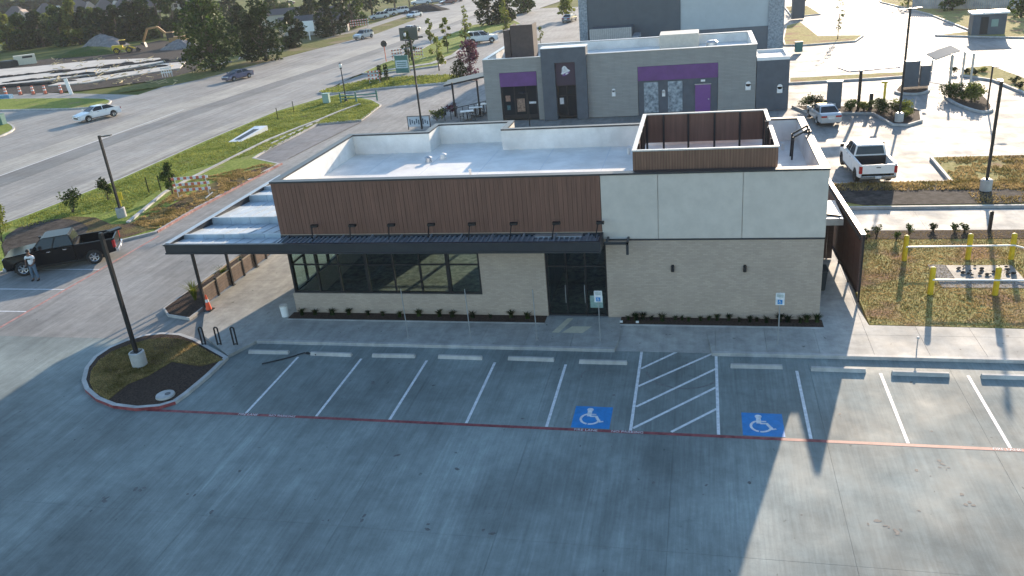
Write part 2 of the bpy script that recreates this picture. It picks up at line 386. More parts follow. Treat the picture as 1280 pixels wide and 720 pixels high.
def blades(name, poly, z, n, m, h=0.07, w=0.02, seed=1, holes=(), thin=None, avoid=None):
    rnd = random.Random(seed); xs = [p[0] for p in poly]; ys = [p[1] for p in poly]
    v = []; f = []
    k = 0; tries = 0
    while k < n and tries < n*6:
        tries += 1
        x = rnd.uniform(min(xs), max(xs)); y = rnd.uniform(min(ys), max(ys))
        if not pip(x, y, poly) or any(pip(x, y, q) for q in holes): continue
        d = noise.noise(Vector((x*.55, y*.55, seed)))+0.5*noise.noise(Vector((x*2.3, y*2.3, seed+5)))
        if d < (thin if thin is not None else -2): continue
        hh = h*rnd.uniform(.5, 1.3)*(1+.5*d)
        for _ in range(2):
            a = rnd.uniform(0, 2*PI); dx, dy = math.cos(a)*w, math.sin(a)*w; lx, ly = rnd.uniform(-.7, .7)*hh, rnd.uniform(-.7, .7)*hh
            o = len(v); v += [(x-dx, y-dy, z-.005), (x+dx, y+dy, z-.005), (x+lx, y+ly, z+hh)]; f.append((o, o+1, o+2))
        k += 1
    me = bpy.data.meshes.new(name); me.from_pydata(v, [], f); me.materials.append(m)
    return tag(link(name, me), kind='stuff')

def foliage(clumps, n, leaf, seed, shell=0.55):
    rnd = random.Random(seed); v = []; f = []
    wts = [c[1]*c[1]*(c[2] if len(c) > 2 else 1) for c in clumps]
    for c in rnd.choices(range(len(clumps)), weights=wts, k=n):
        cc = clumps[c]; sq = cc[2] if len(cc) > 2 else 1.0
        d = Vector((rnd.gauss(0,1), rnd.gauss(0,1), rnd.gauss(0,1))).normalized()
        r = cc[1]*(shell+(1-shell)*rnd.random()**.7)*(1+.25*noise.noise(d*2+Vector(cc[0])))
        p = Vector(cc[0])+Vector((d.x*r, d.y*r, d.z*r*sq))
        a = Vector((rnd.gauss(0,1), rnd.gauss(0,1), rnd.gauss(0,.7))).normalized(); b = a.cross(Vector((rnd.gauss(0,1), rnd.gauss(0,1), rnd.gauss(0,1)))).normalized()
        s = leaf*rnd.uniform(.6, 1.4); o = len(v)
        v += [p-a*s, p+b*s*.55, p+a*s, p-b*s*.55]; f.append((o, o+1, o+2, o+3))
    return v, f
def fol_obj(name, clumps, n, leaf, m, parent, seed, shell=.55):
    v, f = foliage(clumps, n, leaf, seed, shell)
    me = bpy.data.meshes.new(name); me.from_pydata(v, [], f); me.materials.append(m)
    return link(name, me, parent)
def tree(name, label, x, y, h, r, m, seed, n=2600, leaf=.28, trunk=.25, group=None, base=.28, slim=1.0, cat='tree', sq=.8, nc=16):
    rnd = random.Random(seed); t = thing(name, label, cat, (x, y, 0), rnd.uniform(0, 6), group)
    tb = MB(); tr = max(.04, r*.075); tb.cyl((0,0,-.1), (rnd.uniform(-.1,.1)*r, 0, h*.62), tr, tr*.4, 9)
    cl = []
    for i in range(nc):
        u = i/(nc-1); zz = h*(base+(.92-base)*u); env = r*slim*(math.sin(PI*min(1, .22+.78*u))**.6)
        a = rnd.uniform(0, 2*PI); q = env*rnd.uniform(.25, .75)
        cr = r*rnd.uniform(.30, .48)*(1-.3*u); cx, cy = math.cos(a)*q, math.sin(a)*q
        cl.append(((cx, cy, zz), cr, sq))
        if i % 2 == 0: tb.cyl((0,0,h*base*(.8+.8*u)), (cx*.8, cy*.8, zz), tr*.4, tr*.1, 6)
    tb.build('trunk', M_BARK, t)
    fol_obj('crown', cl, n, leaf, m, t, seed)
    return t
def shrub(name, label, x, y, h, r, m, seed, n=500, leaf=.07, z=0.1, group=None, cat='shrub', nc=7):
    rnd = random.Random(seed); t = thing(name, label, cat, (x, y, z), 0, group)
    sb = MB(); cl = []
    for i in range(nc):
        a = rnd.uniform(0, 6.28); q = r*rnd.uniform(.1, .65); zz = h*rnd.uniform(.3, .8)
        cl.append(((math.cos(a)*q, math.sin(a)*q, zz), r*rnd.uniform(.3, .5), min(1.2, h/r*.7)))
        sb.cyl((0,0,-.05), (math.cos(a)*q, math.sin(a)*q, zz), .02, .008, 5)
    sb.build('stem', M_BARK, t); fol_obj('foliage', cl, n, leaf, m, t, seed, .3)
    return t
def tuft(name, label, x, y, h, m, seed, n=90, z=0.12, group=None, cat='grass plant', w=.02):
    """clump of arching blade leaves"""
    rnd = random.Random(seed); v = []; f = []
    for _ in range(n):
        a = rnd.uniform(0, 6.28); L = h*rnd.uniform(.6, 1.15); out = rnd.uniform(.1, .7)*L
        c, s = math.cos(a), math.sin(a); px, py = -s*w, c*w; o = len(v)
        b0 = rnd.uniform(0, .06)
        pts = [(b0, 0), (out*.35, L*.6), (out, L*rnd.uniform(.7, .95))]
        for k, (rr, zz) in enumerate(pts):
            q = 1-k*.42
            v += [(c*rr-px*q, s*rr-py*q, zz), (c*rr+px*q, s*rr+py*q, zz)]
        f += [(o, o+1, o+3, o+2), (o+2, o+3, o+5, o+4)]
    me = bpy.data.meshes.new(name); me.from_pydata(v, [], f); me.materials.append(m)
    return tag(link(name, me, None, (x, y, z)), label, cat, group)

# ================================================================ GROUND
def sheet(name, poly, z, m, th=0.0):
    return struct(MB().prism(poly, z-0.02-th, z, bottom=False).build(name, m))
def gp(pts, z=0): return [G(*p, z) for p in pts]
sheet('terrain', [(-2600,-400),(900,-400),(900,2600),(-2600,2600)], -0.14, M_TERR)
RE = [(-30.6,-80),(-30.6,21.6),(-29.6,28),(-29.7,39),(-29.6,50),(-28.4,57.7),(-25.4,66.9),(-28.5,72),(-29,80),(-27.5,100),(-25,130),(-20,170),(-12,230),(0,330)]
sheet('main_road', RE+[(-28,330),(-57.3,223),(-57.6,193),(-56.6,146),(-57.5,112),(-58.5,90),(-57.5,74),(-57.5,60),(-57.5,-80)], -0.02, M_ROAD)
WL = [(-42.3,-80),(-42.3,46),(-41.5,59),(-40.2,75),(-38,96),(-35.4,126),(-33.9,170),(-30,240)]
sheet('pale_median', [(-46.8,-80),(-46.8,39),(-46.5,60),(-44.8,75),(-42.3,96),(-39.5,126),(-37.8,170),(-33,240)]+[(x-.05,y) for x,y in WL[::-1]], -0.014, M_ROADL)
sheet('worn_lane', WL+[(x+3.2-max(0,y-60)*.008,y) for x,y in WL[::-1]], -0.014, M_ROADD)
sheet('road_gutter', [(-32.4,-80),(-32.4,21.6),(-31.5,28),(-31.4,50),(-30.2,57.7),(-28,66),(-25.6,66.9),(-28.6,57.6),(-29.9,50),(-29.95,39),(-29.9,28),(-30.8,21.6),(-30.8,-80)], -.015, M_ROADL)
sheet('visitor_bay', gp([(312,200),(336,188),(398,157),(452,152),(400,178),(349,204)]), .005, concrete_mat('bay_asphalt', .19, .2, streak=(2,1,1), warm=(1,.98,1)))
ml = MB()
for a, b in (((-42.55,-80),(-42.45,62)),):
    ml.add([(a[0]-.07,a[1],-.008),(a[0]+.07,a[1],-.008),(b[0]+.07,b[1],-.008),(b[0]-.07,b[1],-.008)], [(0,1,2,3)])
tag(ml.build('lane_line', M_PAINT), kind='structure')
for xx in (-35.2, -50.4, -53.9):
    for k in range(26):
        y = -10+k*7.5
        if y > 120: continue
        sh = max(0, (y-75))*.06
        o = MB().add([(xx-.05+sh,y,-.008),(xx+.05+sh,y,-.008),(xx+.05+sh,y+2.2,-.008),(xx-.05+sh,y+2.2,-.008)], [(0,1,2,3)]).build('lane_dash', M_ROADL); struct(o)
# side road meeting it from the west
sheet('side_road', [(-57,74.5),(-110,92),(-110,62),(-57,47)][::-1], -0.03, M_ROAD)
sheet('far_lot', [(-29.8,-80),(70,-80),(70,128),(30,150),(-22,170),(-26,100),(-28.9,76),(-25.6,66.9),(-28.7,57.7),(-29.8,50)], -0.045, M_LOT2)
sheet('paving_bed', [(-24,-24),(46,-24),(46,5.6),(-1.9,5.6),(-1.9,37),(-24,37)], -0.03, M_JOINT)
lot = struct(MB().box(-23.4,-23.2,-24,-23.9,-.05,-.03).build('front_lot', M_LOT))
nsl = slabs(lot, [(-23.5,-24),(46,-24),(46,5.45),(-23.5,5.45)], 0, 4.57, 5.45, M_LOT, ox=-3.2, oy=0)
aisle = struct(MB().box(-16.4,-16.2,30,30.1,-.05,-.03).build('drive_aisle', M_DRIVE))
nsl += slabs(aisle, [(-16.45,5.45),(-1.8,5.45),(-1.8,18.6),(-8,37),(-16.45,37)], 0, 3.9, 4.6, M_DRIVE, ox=-16.45, oy=5.45)
west = struct(MB().box(-23,-22.9,8,8.1,-.05,-.03).build('west_parking', M_DRIVE))
nsl += slabs(west, [(-23.5,5.45),(-16.47,5.45),(-16.47,37),(-23.5,37)], 0, 3.5, 4.6, M_DRIVE, ox=-16.47, oy=5.45)

# painted markings -----------------------------------------------------------
def stripe(name, a, b, wd, m, z=0.004):
    a = Vector((*a, z)); b = Vector((*b, z)); d = (b-a).normalized(); r = Vector((-d.y, d.x, 0))*wd/2
    return MB().add([a-r, b-r, b+r, a+r], [(0,3,2,1)]).build(name, m)
S = 2.743
for i in range(-1, 14):
    x = i*S; y1 = 5.42 if i in (5, 6) else 4.25
    if i == -1: continue
    struct(stripe('stall_line', (x, 0.02), (x, y1), .10, M_PAINT))
for a, b in (((801,461),(847,439.5)),((797.5,483),(893,441)),((795,508.5),(895,461)),((791,535.5),(895.5,484)),((839,540),(896,511))):
    struct(stripe('hatch_line', G(*a), G(*b), .10, M_PAINT, .005))
RY = -0.07
struct(stripe('red_fire_lane_line', (-4.0, RY), (46, RY), .15, M_RED, .0035))
struct(stripe('red_fire_lane_line', (-16.42, -24), (-16.42, 18.9), .16, M_REDF, .0035))
for xx in (0.75, 12.9, 25.2):
    for j, tx in enumerate(('FIRE LANE', 'NO PARKING')):
        me = text_mesh(tx, .17, M_PAINT, 'lettering', .0005)
        o = link('lane_lettering', me, None, (xx+(-.62 if j == 0 else .72), RY, .0065)); struct(o)
for y in (-8.5, -5.75, -3, -.2, 2.55, 5.3, 8.05, 10.75, 13.5):
    struct(stripe('stall_line', (-22, y), (-16.5, y), .09, M_PAINT))

def wheelchair(mb, cx, cy, s, z):
    """access symbol as flat shapes; s = height"""
    zz = [z]
    def up_(): zz[0] += .0007; return zz[0]
    def disc(x, y, r, n=14): z = up_(); mb.add([(cx+(x+r*math.cos(2*PI*i/n))*s, cy+(y+r*math.sin(2*PI*i/n))*s, z) for i in range(n)], [tuple(range(n))])
    def bar(x0, y0, x1, y1, t):
        z = up_(); a = Vector((x0, y0)); b = Vector((x1, y1)); d = (b-a).normalized(); r = Vector((-d.y, d.x))*t/2
        mb.add([(cx+p.x*s, cy+p.y*s, z) for p in (a-r, b-r, b+r, a+r)], [(0,1,2,3)])
    disc(-.10, .40, .095)
    bar(-.10, .36, -.10, .04, .13); bar(-.07, .05, .12, .05, .075); bar(-.05, .155, .10, .155, .05)
    bar(.10, .07, .24, -.24, .085); bar(.22, -.235, .34, -.20, .06)
    for a0, a1 in ((115, 255), (262, 355)):
        n = 10
        for i in range(n):
            t0 = math.radians(a0+(a1-a0)*i/n); t1 = math.radians(a0+(a1-a0)*(i+1)/n); ri, ro = .235, .305
            mb.add([(cx+(-.05+q*math.cos(t))*s, cy+(-.09+q*math.sin(t))*s, z) for q, t in ((ri, t0), (ro, t0), (ro, t1), (ri, t1))], [(0,1,2,3)])
for cx in (12.40, 17.83):
    o = struct(MB().add([(cx-.63,.05,.004),(cx+.63,.05,.004),(cx+.63,1.37,.004),(cx-.63,1.37,.004)], [(0,1,2,3)]).build('accessible_bay_square', M_BLUE))
    mb = MB(); wheelchair(mb, cx, .70, 1.15, .008); struct(mb.build('access_symbol', M_PAINT))

# oil, tyre and dirt marks of the lot come from the material; a few scuffs are solid
M_OIL = mat('oil_stain', (.11,.11,.108), .7, var=.3, scale=9); M_SCUFF = mat('tyre_scuff', (.15,.153,.15), .8, var=.3, scale=9)
rnd = random.Random(31)
def blot(x, y, r, m, z=.0025, st=1.0, a0=0):
    n = 14; v = []
    for i in range(n):
        a = 2*PI*i/n; q = r*(1+.45*noise.noise(Vector((math.cos(a)*1.5+x, math.sin(a)*1.5+y, 3)))); px_, py_ = math.cos(a)*q*st, math.sin(a)*q
        v.append((x+px_*math.cos(a0)-py_*math.sin(a0), y+px_*math.sin(a0)+py_*math.cos(a0), z))
    struct(MB().add(v, [tuple(range(n))]).build('oil_spot', m))
for px, py in ((418,652),(445,655),(452,648),(405,645),(535,660),(612,668),(240,620),(175,610),(268,632),(130,625),(880,612),(1002,647),(1112,660),(1120,664),(1097,655),(1170,575),(1185,582),(1153,590),(1212,625),(1142,640),(940,598),(570,590),(500,565),(820,600),(330,560),(655,520),(1050,520),(1160,540),(770,495),(860,455),(820,470),(470,480),(300,590)):
    x, y = G(px, py)
    for _ in range(rnd.choice((1,1,2,4))): blot(x+rnd.gauss(0,.12), y+rnd.gauss(0,.12), rnd.uniform(.015,.06), M_OIL, .0025+rnd.random()*.0008, rnd.uniform(1,2.5), rnd.uniform(0,3))
def arc_mark(cx, cy, r, a0, a1, w_, m):
    mb = MB(); n = 18
    for i in range(n):
        t0 = math.radians(a0+(a1-a0)*i/n); t1 = math.radians(a0+(a1-a0)*(i+1)/n)
        mb.add([(cx+q*math.cos(t), cy+q*math.sin(t), .0022) for q, t in ((r,t0),(r+w_,t0),(r+w_,t1),(r,t1))], [(0,1,2,3)])
    struct(mb.build('tyre_mark', m))
x, y = G(745, 470); arc_mark(x, y, .5, 20, 200, .05, M_SCUFF); 
x, y = G(855, 462); arc_mark(x, y, 1.3, 190, 330, .09, M_SCUFF)
# walkways -------------------------------------------------------------------
walk = struct(MB().box(-1,-.9,7.0,7.1,.0,.02).build('sidewalk', M_WALK))
WK = [(-6.2,7.35),(-5.35,5.85),(-3.0,4.0),(-2.45,5.3),(12.7,5.3),(12.9,7.1),(16.1,7.1),(16.3,5.28),(46,5.1),(46,7.28),(22.16,7.75),(22.0,9.4),(22.0,18.6),(20.45,18.6),(20.45,8.1),(-1.85,8.1),(-1.85,18.6),(-7.05,18.6),(-7.05,9)]
nsl += slabs(walk, WK, .13, 1.83, 1.62, M_WALK, gap=.005, ox=-1.85, oy=5.3, thick=.14)
kb = struct(MB().box(-2.4,12.7,5.30,5.45,0,.134).box(16.3,46,5.2,5.36,0,.134).build('walk_kerb', M_KERB))
rp = MB().add([(12.7,5.4,.004),(16.3,5.4,.004),(16.1,7.1,.13),(12.9,7.1,.13)], [(0,1,2,3)]).add([(12.68,5.3,0),(12.7,5.4,.004),(12.9,7.1,.135),(12.7,7.1,.135)], [(0,1,2,3)])
struct(rp.build('kerb_ramp', M_WALK))
# north lane pale slab and other walks
north = struct(MB().box(24,24.1,20,20.1,-.05,-.03).build('north_walk', M_WALK))
nsl += slabs(north, [(20.5,18.65),(60,18.4),(60,21.5),(20.5,21.9)], .02, 3.1, 3.3, M_WALK, ox=20.5, oy=18.5)
print('slabs', nsl)

def area_plot(name, pts, z, m, kmats=None, outer=0, kw=.15, kh=.13, closed=True, grass=None):
    struct(kerb(name+'_kerb', pts, kw, kh, kmats or [M_KERB], outer=outer)) if kw else None
    _, inn = offset_poly(pts, kw) if kw else (0, pts)
    return struct(MB().prism(inn, -.1, z, bottom=False).build(name, m)), inn
ISL = gp([(286,449),(262,472),(236,494),(220,505.5),(200,511.5),(170,514),(142,510.5),(121,502),(107,490),(103,479),(107,463),(118,449),(136,437),(158,428),(182,421),(205,418.5),(228,420),(246,426.5)])
_, ii = area_plot('planting_island', ISL, .125, M_MULCH, [M_KERB, M_RED], outer=lambda a, b: 1 if (a[1] < 1.9 and b[1] < 1.9 and a[0] < -3.3 and b[0] < -2.9) else 0, kw=.17)
# the north half of the island is sod
M_SODD = grass_ground('dry_sod', (0.13,0.105,0.035), (0.26,0.20,0.08), (0.10,0.065,0.04), 0.5, 2)
SD = gp([(279,450),(250,458),(215,452),(185,470),(160,480),(135,500),(118,490),(112,478),(114,464),(124,451),(140,440),(160,432),(184,425),(205,422.5),(226,424),(243,430)], .13)
struct(MB().prism(SD, .1, .15, bottom=False).build('island_sod', M_SODD))
blades('island_grass', SD, .15, 9000, M_GBR, .05, .016, 3)
# left planter strip beside the patio
PL = [(-9.0,8.4),(-8.3,7.7),(-6.95,7.38),(-6.98,9.5),(-7.0,21.0),(-8.6,21.0),(-9.0,14)]
area_plot('planter_bed', PL, .12, M_MULCH, kw=.07)
for nm, x0, x1 in (('a', -2.05, 9.6), ('b', 12.71, 20.5)):
    struct(MB().box(x0, x1, 7.48, 8.13, .05, .15).build('planting_bed', M_MULCH))
    struct(MB().box(x0, x1, 7.38, 7.475, .05, .145).build('bed_edging', M_KERB))
# lawn with the yellow posts
LW = [(22.2,7.85),(46,7.35),(46,18.25),(23.5,18.45),(22.25,17.6),(22.2,10)]
struct(MB().prism(LW, -.1, .115, bottom=False).build('east_lawn', M_GR2))
LWb = [(22.25,7.9),(33,7.6),(33,18.2),(23.6,18.2),(22.3,17)]
blades('east_lawn_grass', LWb, .115, 26000, M_GBR, .045, .02, 7)
struct(MB().prism([(23.4,17.2),(46,17.0),(46,18.2),(23.6,18.4)], .1, .135, bottom=False).build('lawn_edge_mulch', M_MULCH))
# strip between lane and north lot
V2 = [(22.6,22.1),(60,21.7),(60,31.7),(29.8,31.9),(29.65,26.75),(22.9,26.7)]
_, v2i = area_plot('north_verge', V2, .12, M_GR2, kw=.16)
struct(MB().prism(smooth_poly([(22.9,22.4),(29,22.35),(32.8,22.3),(33,24),(31.5,25.2),(29,25.6),(26,25.9),(22.9,26.4)], 1), .1, .15, bottom=False).build('soil_patch', M_SOIL))
blades('north_verge_grass', [(29.9,22.3),(42,22.2),(42,31.5),(30,31.6)], .12, 9000, M_GBR, .1, .035, 9, thin=-.3)
blades('north_verge_fringe', [(23,25),(33,24.6),(33,26.6),(23,26.5)], .13, 2500, M_GBR, .12, .035, 10)
# west verge
VG = gp([(0,280),(30,272),(150,225),(250,180),(345,140),(400,124),(428,118),(466,126),(477,132),(452,151),(398,156),(332,190),(318,199),(350,206),(300,233),(240,265),(195,292),(150,303),(75,322),(12,339),(0,345)])
VG2 = [(-30.4,-80),(-30.4,20)]+VG[1:-1]+[(-22.4,12.4),(-22.5,-80)]
area_plot('west_verge', VG2, .12, M_GR1, kw=.16)
struct(MB().prism(smooth_poly(gp([(0,300),(40,278),(110,268),(150,285),(205,262),(270,225),(330,208),(345,207),(300,230),(200,284),(140,302),(10,336)], .12), 1), .05, .128, bottom=False).build('bare_soil_patch', grass_ground('soil_and_sod', (0.10,0.085,0.03), (0.16,0.13,0.05), (0.10,0.065,0.04), 0.44)))
struct(MB().prism(smooth_poly(gp([(0,300),(30,280),(80,272),(112,282),(105,296),(60,306),(10,328)], .12), 1), .05, .14, bottom=False).build('dark_soil_heap', M_SOIL))
vp = gp([(0,282),(30,273),(150,226),(250,181),(345,141),(400,125),(425,119),(465,127),(475,132),(452,150),(396,155),(330,190),(240,212),(160,262),(90,270),(30,285)], .12)
blades('verge_grass_blades', vp, .12, 26000, M_GBL, .08, .035, 11)
blades('verge_dry_grass', gp([(165,280),(240,225),(330,205),(345,208),(240,262),(195,288)], .12), .128, 7000, M_GBR, .09, .03, 12, thin=-.1)
# narrow concrete strip through the verge
st = gp([(160,278),(180,262),(205,241),(232,226),(262,211),(300,192),(335,175),(372,160),(396,151),(425,139),(450,130)], .16)
sm = MB()
for a, b in zip(st[:-1], st[1:]):
    sm.beam((*a,.15), (*b,.15), .24, .16)
struct(sm.build('concrete_strip', M_KERB))
# wheel-stop like kerb pieces at the visitors' bay
red = MB()
rl = gp([(195,291),(240,264.5),(300,232.5),(351,205.5)])
for a, b in zip(rl[:-1], rl[1:]): red.beam((a[0]+.1,a[1],.02), (b[0]+.1,b[1],.02), .12, .21)
struct(red.build('red_painted_kerb', M_REDF))
# islands by the entrance drive and the far verges
I2 = smooth_poly(gp([(392,117.5),(420,109),(470,99),(520,96),(575,94),(582,99),(565,104),(480,110),(430,117)]), 1)
area_plot('entrance_island', I2, .12, M_GR1, kw=.2)
blades('entrance_island_grass', I2, .12, 4000, M_GBL, .16, .06, 15)
I3 = gp([(452,92),(478,80),(520,66),(556,46),(590,32),(640,24),(652,30),(610,44),(578,60),(560,74),(548,83),(470,93)])
area_plot('far_verge', I3, .12, M_GR1, kw=.2)
st = gp([(480,88),(540,79),(570,68),(600,50),(625,38)], .16); sm = MB()
for a, b in zip(st[:-1], st[1:]): sm.beam((*a,.11), (*b,.11), 1.2, .14)
struct(sm.build('far_sidewalk', M_WALK))
area_plot('side_road_island', smooth_poly(gp([(-80,128),(0,124),(130,123),(143,128),(120,136),(0,138.5),(-80,140)]), 1), .12, M_GR1, kw=.2)
area_plot('corner_verge', smooth_poly(gp([(-60,148),(8,153),(18,158),(19,163),(0,172),(-60,190)]), 1), .12, M_GR1, kw=.2)
# greens north east
B1 = [(24.2,46.4),(28.75,45.3),(29.4,41.2),(30.4,40.9),(31.7,42.2),(32.3,45.4),(31.9,47.0),(28,48),(23.2,49.3)]
area_plot('shrub_bed', B1, .14, M_MULCH, kw=.17)
area_plot('lane_verge', gp([(985,99),(1100,92.5),(1150,90.5),(1150,95),(1095,99),(985,105)]), .12, M_GR2, kw=.2)
area_plot('east_verge', gp([(1205,86),(1240,83),(1280,98),(1340,125),(1340,150),(1290,122),(1240,101),(1200,95)]), .12, M_GR2, kw=.2)
area_plot('round_bed', smooth_poly(gp([(1176,118),(1195,112),(1225,115),(1243,133),(1240,141),(1220,141),(1190,130)]), 2), .14, M_MULCH, kw=.2)
area_plot('menu_bed', smooth_poly(gp([(1116,114),(1128,104),(1160,104),(1165,114),(1150,119),(1122,118)]), 2), .14, M_MULCH, kw=.2)
area_plot('street_lawn', gp([(978,50),(982,33),(1001,28),(1024,46),(1080,45),(1070,52),(1005,57),(980,57)]), .12, M_GR2, kw=.2)
area_plot('street_lawn', gp([(980,9),(1010,8),(1026,18),(990,22)]), .12, M_GR2, kw=.2)
area_plot('northeast_lawn', gp([(1168,45),(1290,48),(1400,52),(1400,10),(1200,-20),(1090,-25),(1100,3),(1160,18),(1215,40)]), .12, M_GR2, kw=.2)

# wheel stops ------------------------------------------------------------------
wsm = MB(); wsm.add([(-.9,-.09,0),(.9,-.09,0),(.9,.09,0),(-.9,.09,0),(-.88,-.05,.13),(.88,-.05,.13),(.88,.05,.13),(-.88,.05,.13)],
      [(0,3,2,1),(4,5,6,7),(0,1,5,4),(1,2,6,5),(2,3,7,6),(3,0,4,7)])
wme = wsm.mesh('wheel_stop', [M_KERB])
WS = [(-1.43,4.5,'wheel stop in the westmost bay, with a black cable lying over its end'),(1.36,4.47,'wheel stop in the second bay from the mulch island'),(4.04,4.48,'wheel stop in the third bay from the mulch island, before the window'),
      (6.78,4.5,'wheel stop in the fourth bay from the mulch island'),(9.59,4.52,'wheel stop in the bay just left of the first blue square'),(12.35,4.42,'wheel stop of the blue accessible bay before the glass door'),
      (17.84,4.41,'wheel stop of the second blue accessible bay, right of the hatched aisle'),(20.58,4.34,'wheel stop half in sun and half in shade at the building corner'),
      (23.19,4.2,'sunlit wheel stop opposite the corner of the lawn'),(25.95,4.15,'sunlit wheel stop farthest right, cut by the picture edge')]
for i, (x, y, lb) in enumerate(WS):
    o = link('wheel_stop', wme, None, (x, y, 0)); o.rotation_euler.z = random.Random(i).uniform(-.022, .022)
    tag(o, 'pale concrete '+lb, 'wheel stop', 'wheel stops of the parking bays')
cb = MB(); pts = [(-1.25,3.55),(-.6,3.95),(-.1,4.33),(.15,4.52),(.35,4.45),(.6,4.5),(.72,4.38)]
for i, (a, b) in enumerate(zip(pts[:-1], pts[1:])): cb.cyl((*a,.03 if i<2 else .05), (*b,.03 if i<2 else .05), .025, n=6)
cb.ball((.3,4.5,.06), .09, .07, .04)
tag(cb.build('cable', M_BLACK), 'black cable lying across the end of the leftmost wheel stop', 'cable')
mh = thing('utility_cover', 'round pale concrete utility cover in the dark mulch island', 'cover', (-3.75,.75,.12))
MB().cyl((0,0,0), (0,0,.07), .36, .34, 20).build('cover_ring', M_KERB, mh); MB().cyl((.08,.05,.07), (.08,.05,.085), .11, n=14).build('lid', M_JOINT, mh)

# ================================================================ THE RESTAURANT
X0, X1, Y0, Y1, ZT, ZR = -1.92, 20.4, 8.15, 16.85, 6.22, 5.2
bl = thing('restaurant_building', 'single storey empty restaurant with brown cladding, grey stucco and pale brick, white roof and canopy', 'building', (0,0,0))
# pale brick walls with openings
wl = MB()
def yb(x0, x1, z0, z1): wl.box(x0, x1, Y0, Y0+.25, z0, z1)
yb(X0, 6.88, .0, 1.08); yb(6.88, 9.66, 0, 3.4); yb(12.18, X1, 0, 3.53); yb(X0, 12.18, 3.4, 3.9)
wl.box(X0, X0+.25, Y0+.25, 13.0, 0, 1.08); wl.box(X0, X0+.25, 13.0, Y1, 0, 3.4); wl.box(X0, X0+.25, Y0+.25, Y1, 3.4, 3.9)
wl.box(X1-.25, X1, Y0+.25, Y1, 0, 3.53)
wl.box(X0+.25, 2.45, Y1-.25, Y1, 0, 3.53); wl.box(6.47, X1-.25, Y1-.25, Y1, 0, 3.53); wl.box(2.45, 6.47, Y1-.25, Y1, 3.35, 3.53)
wl.build('brick_wall', M_BRICK, bl)
# upper walls behind cladding, parapet
up = MB(); up.box(X0+.03, X1-.03, Y0+.05, Y0+.28, 3.9, ZT-.05); up.box(12.2, X1-.03, Y0+.05, Y0+.28, 3.56, 3.9)
up.box(X0+.03, X0+.25, Y0+.28, Y1, 3.9, ZT-.05); up.box(X1-.25, X1-.03, Y0+.28, Y1, 3.53, ZT-.05)
YS = 18.6
for a, b, y in ((X0+.25, 2.45, Y1), (2.45, 6.25, YS), (6.25, X1-.25, Y1)): up.box(a, b, y-.22, y, 3.53, ZT-.05)
up.box(2.45-.22, 2.45, Y1, YS, 0, ZT-.05); up.box(6.25, 6.47, Y1, YS, 0, ZT-.05); up.box(2.45, 6.25, YS-.22, YS, 0, .8); up.box(2.45, 6.25, YS-.22, YS, 3.1, 3.53); up.box(4.25, 4.45, YS-.22, YS, .8, 3.1)
up.build('upper_wall', M_STUCCO, bl)
# white membrane lining of the parapet, roof floor
li = MB(); e = .285
li.box(X0+.25, X1-.25, Y0+e, Y0+e+.02, ZR, ZT-.06); li.box(X0+.25, X0+.27, Y0+e, Y1-.22, ZR, ZT-.06); li.box(X1-.27, X1-.25, Y0+e, Y1-.22, ZR, ZT-.06)
li.box(X0+.27, 2.45, Y1-.24, Y1-.22, ZR, ZT-.06); li.box(6.25, X1-.27, Y1-.24, Y1-.22, ZR, ZT-.06)
li.box(2.45, 2.47, Y1-.24, YS-.24, ZR, ZT-.06); li.box(6.23, 6.25, Y1-.24, YS-.24, ZR, ZT-.06); li.box(2.47, 6.23, YS-.24, YS-.22, ZR, ZT-.06)
li.build('parapet_lining', M_MEMB, bl)
rf = MB().box(X0+.27, X1-.27, Y0+e+.02, Y1-.24, ZR-.2, ZR).box(2.47, 6.23, Y1-.24, YS-.24, ZR-.2, ZR).build('roof', M_MEMB, bl)
sm = MB()
for x in (.4, 3.2, 6.0, 8.8, 11.6): sm.box(x, x+.035, Y0+.4, Y1-.3, ZR, ZR+.006)
sm.build('membrane_seam', mat('seam_grey', (.6,.61,.62), .6), rf)
# roof vents and pipes
v = MB().cyl((6.1,10.9,ZR), (6.1,10.9,ZR+.62), .06, n=10).cyl((6.1,10.9,ZR), (6.1,10.9,ZR+.1), .13, .08, 10); v.build('vent_pipe', M_MEMB, rf)
for x, y in ((3.55, 15.2), (2.95, 14.7)):
    MB().cyl((x,y,ZR), (x,y,ZR+.22), .16, .13, 12).cyl((x,y,ZR+.22), (x,y,ZR+.30), .2, .05, 12).build('roof_vent', M_ALU if x < 3 else M_MEMB, rf)
for x in (12.6, 19.4):
    MB().cyl((x,15.0,ZR), (x,15.0,ZR+.3), .07, n=8).build('vent_pipe', M_MEMB, rf)
# coping
cp = MB(); c0, c1 = ZT-.05, ZT+.02
cp.box(X0-.03, X1+.03, Y0-.05, Y0+.31, c0, c1); cp.box(X0-.03, X0+.29, Y0+.31, Y1+.03, c0, c1+.002); cp.box(X1-.29, X1+.03, Y0+.31, 13.2, c0, c1+.002); cp.box(X1-.29, X1+.03, 13.9, Y1+.03, c0, c1+.002)
cp.box(X0+.29, 2.49, Y1-.26, Y1+.03, c0, c1-.001); cp.box(6.21, X1-.29, Y1-.26, Y1+.03, c0, c1-.001)
cp.box(2.2, 2.49, Y1+.03, YS+.03, c0, c1-.001); cp.box(6.21, 6.5, Y1+.03, YS+.03, c0, c1-.001); cp.box(2.49, 6.21, YS-.26, YS+.03, c0, c1-.001)
cp.build('coping', M_CAP, bl)
MB().box(12.2, X1+.01, Y0-.03, Y0, 3.5, 3.56).build('band_flashing', M_CAP, bl)
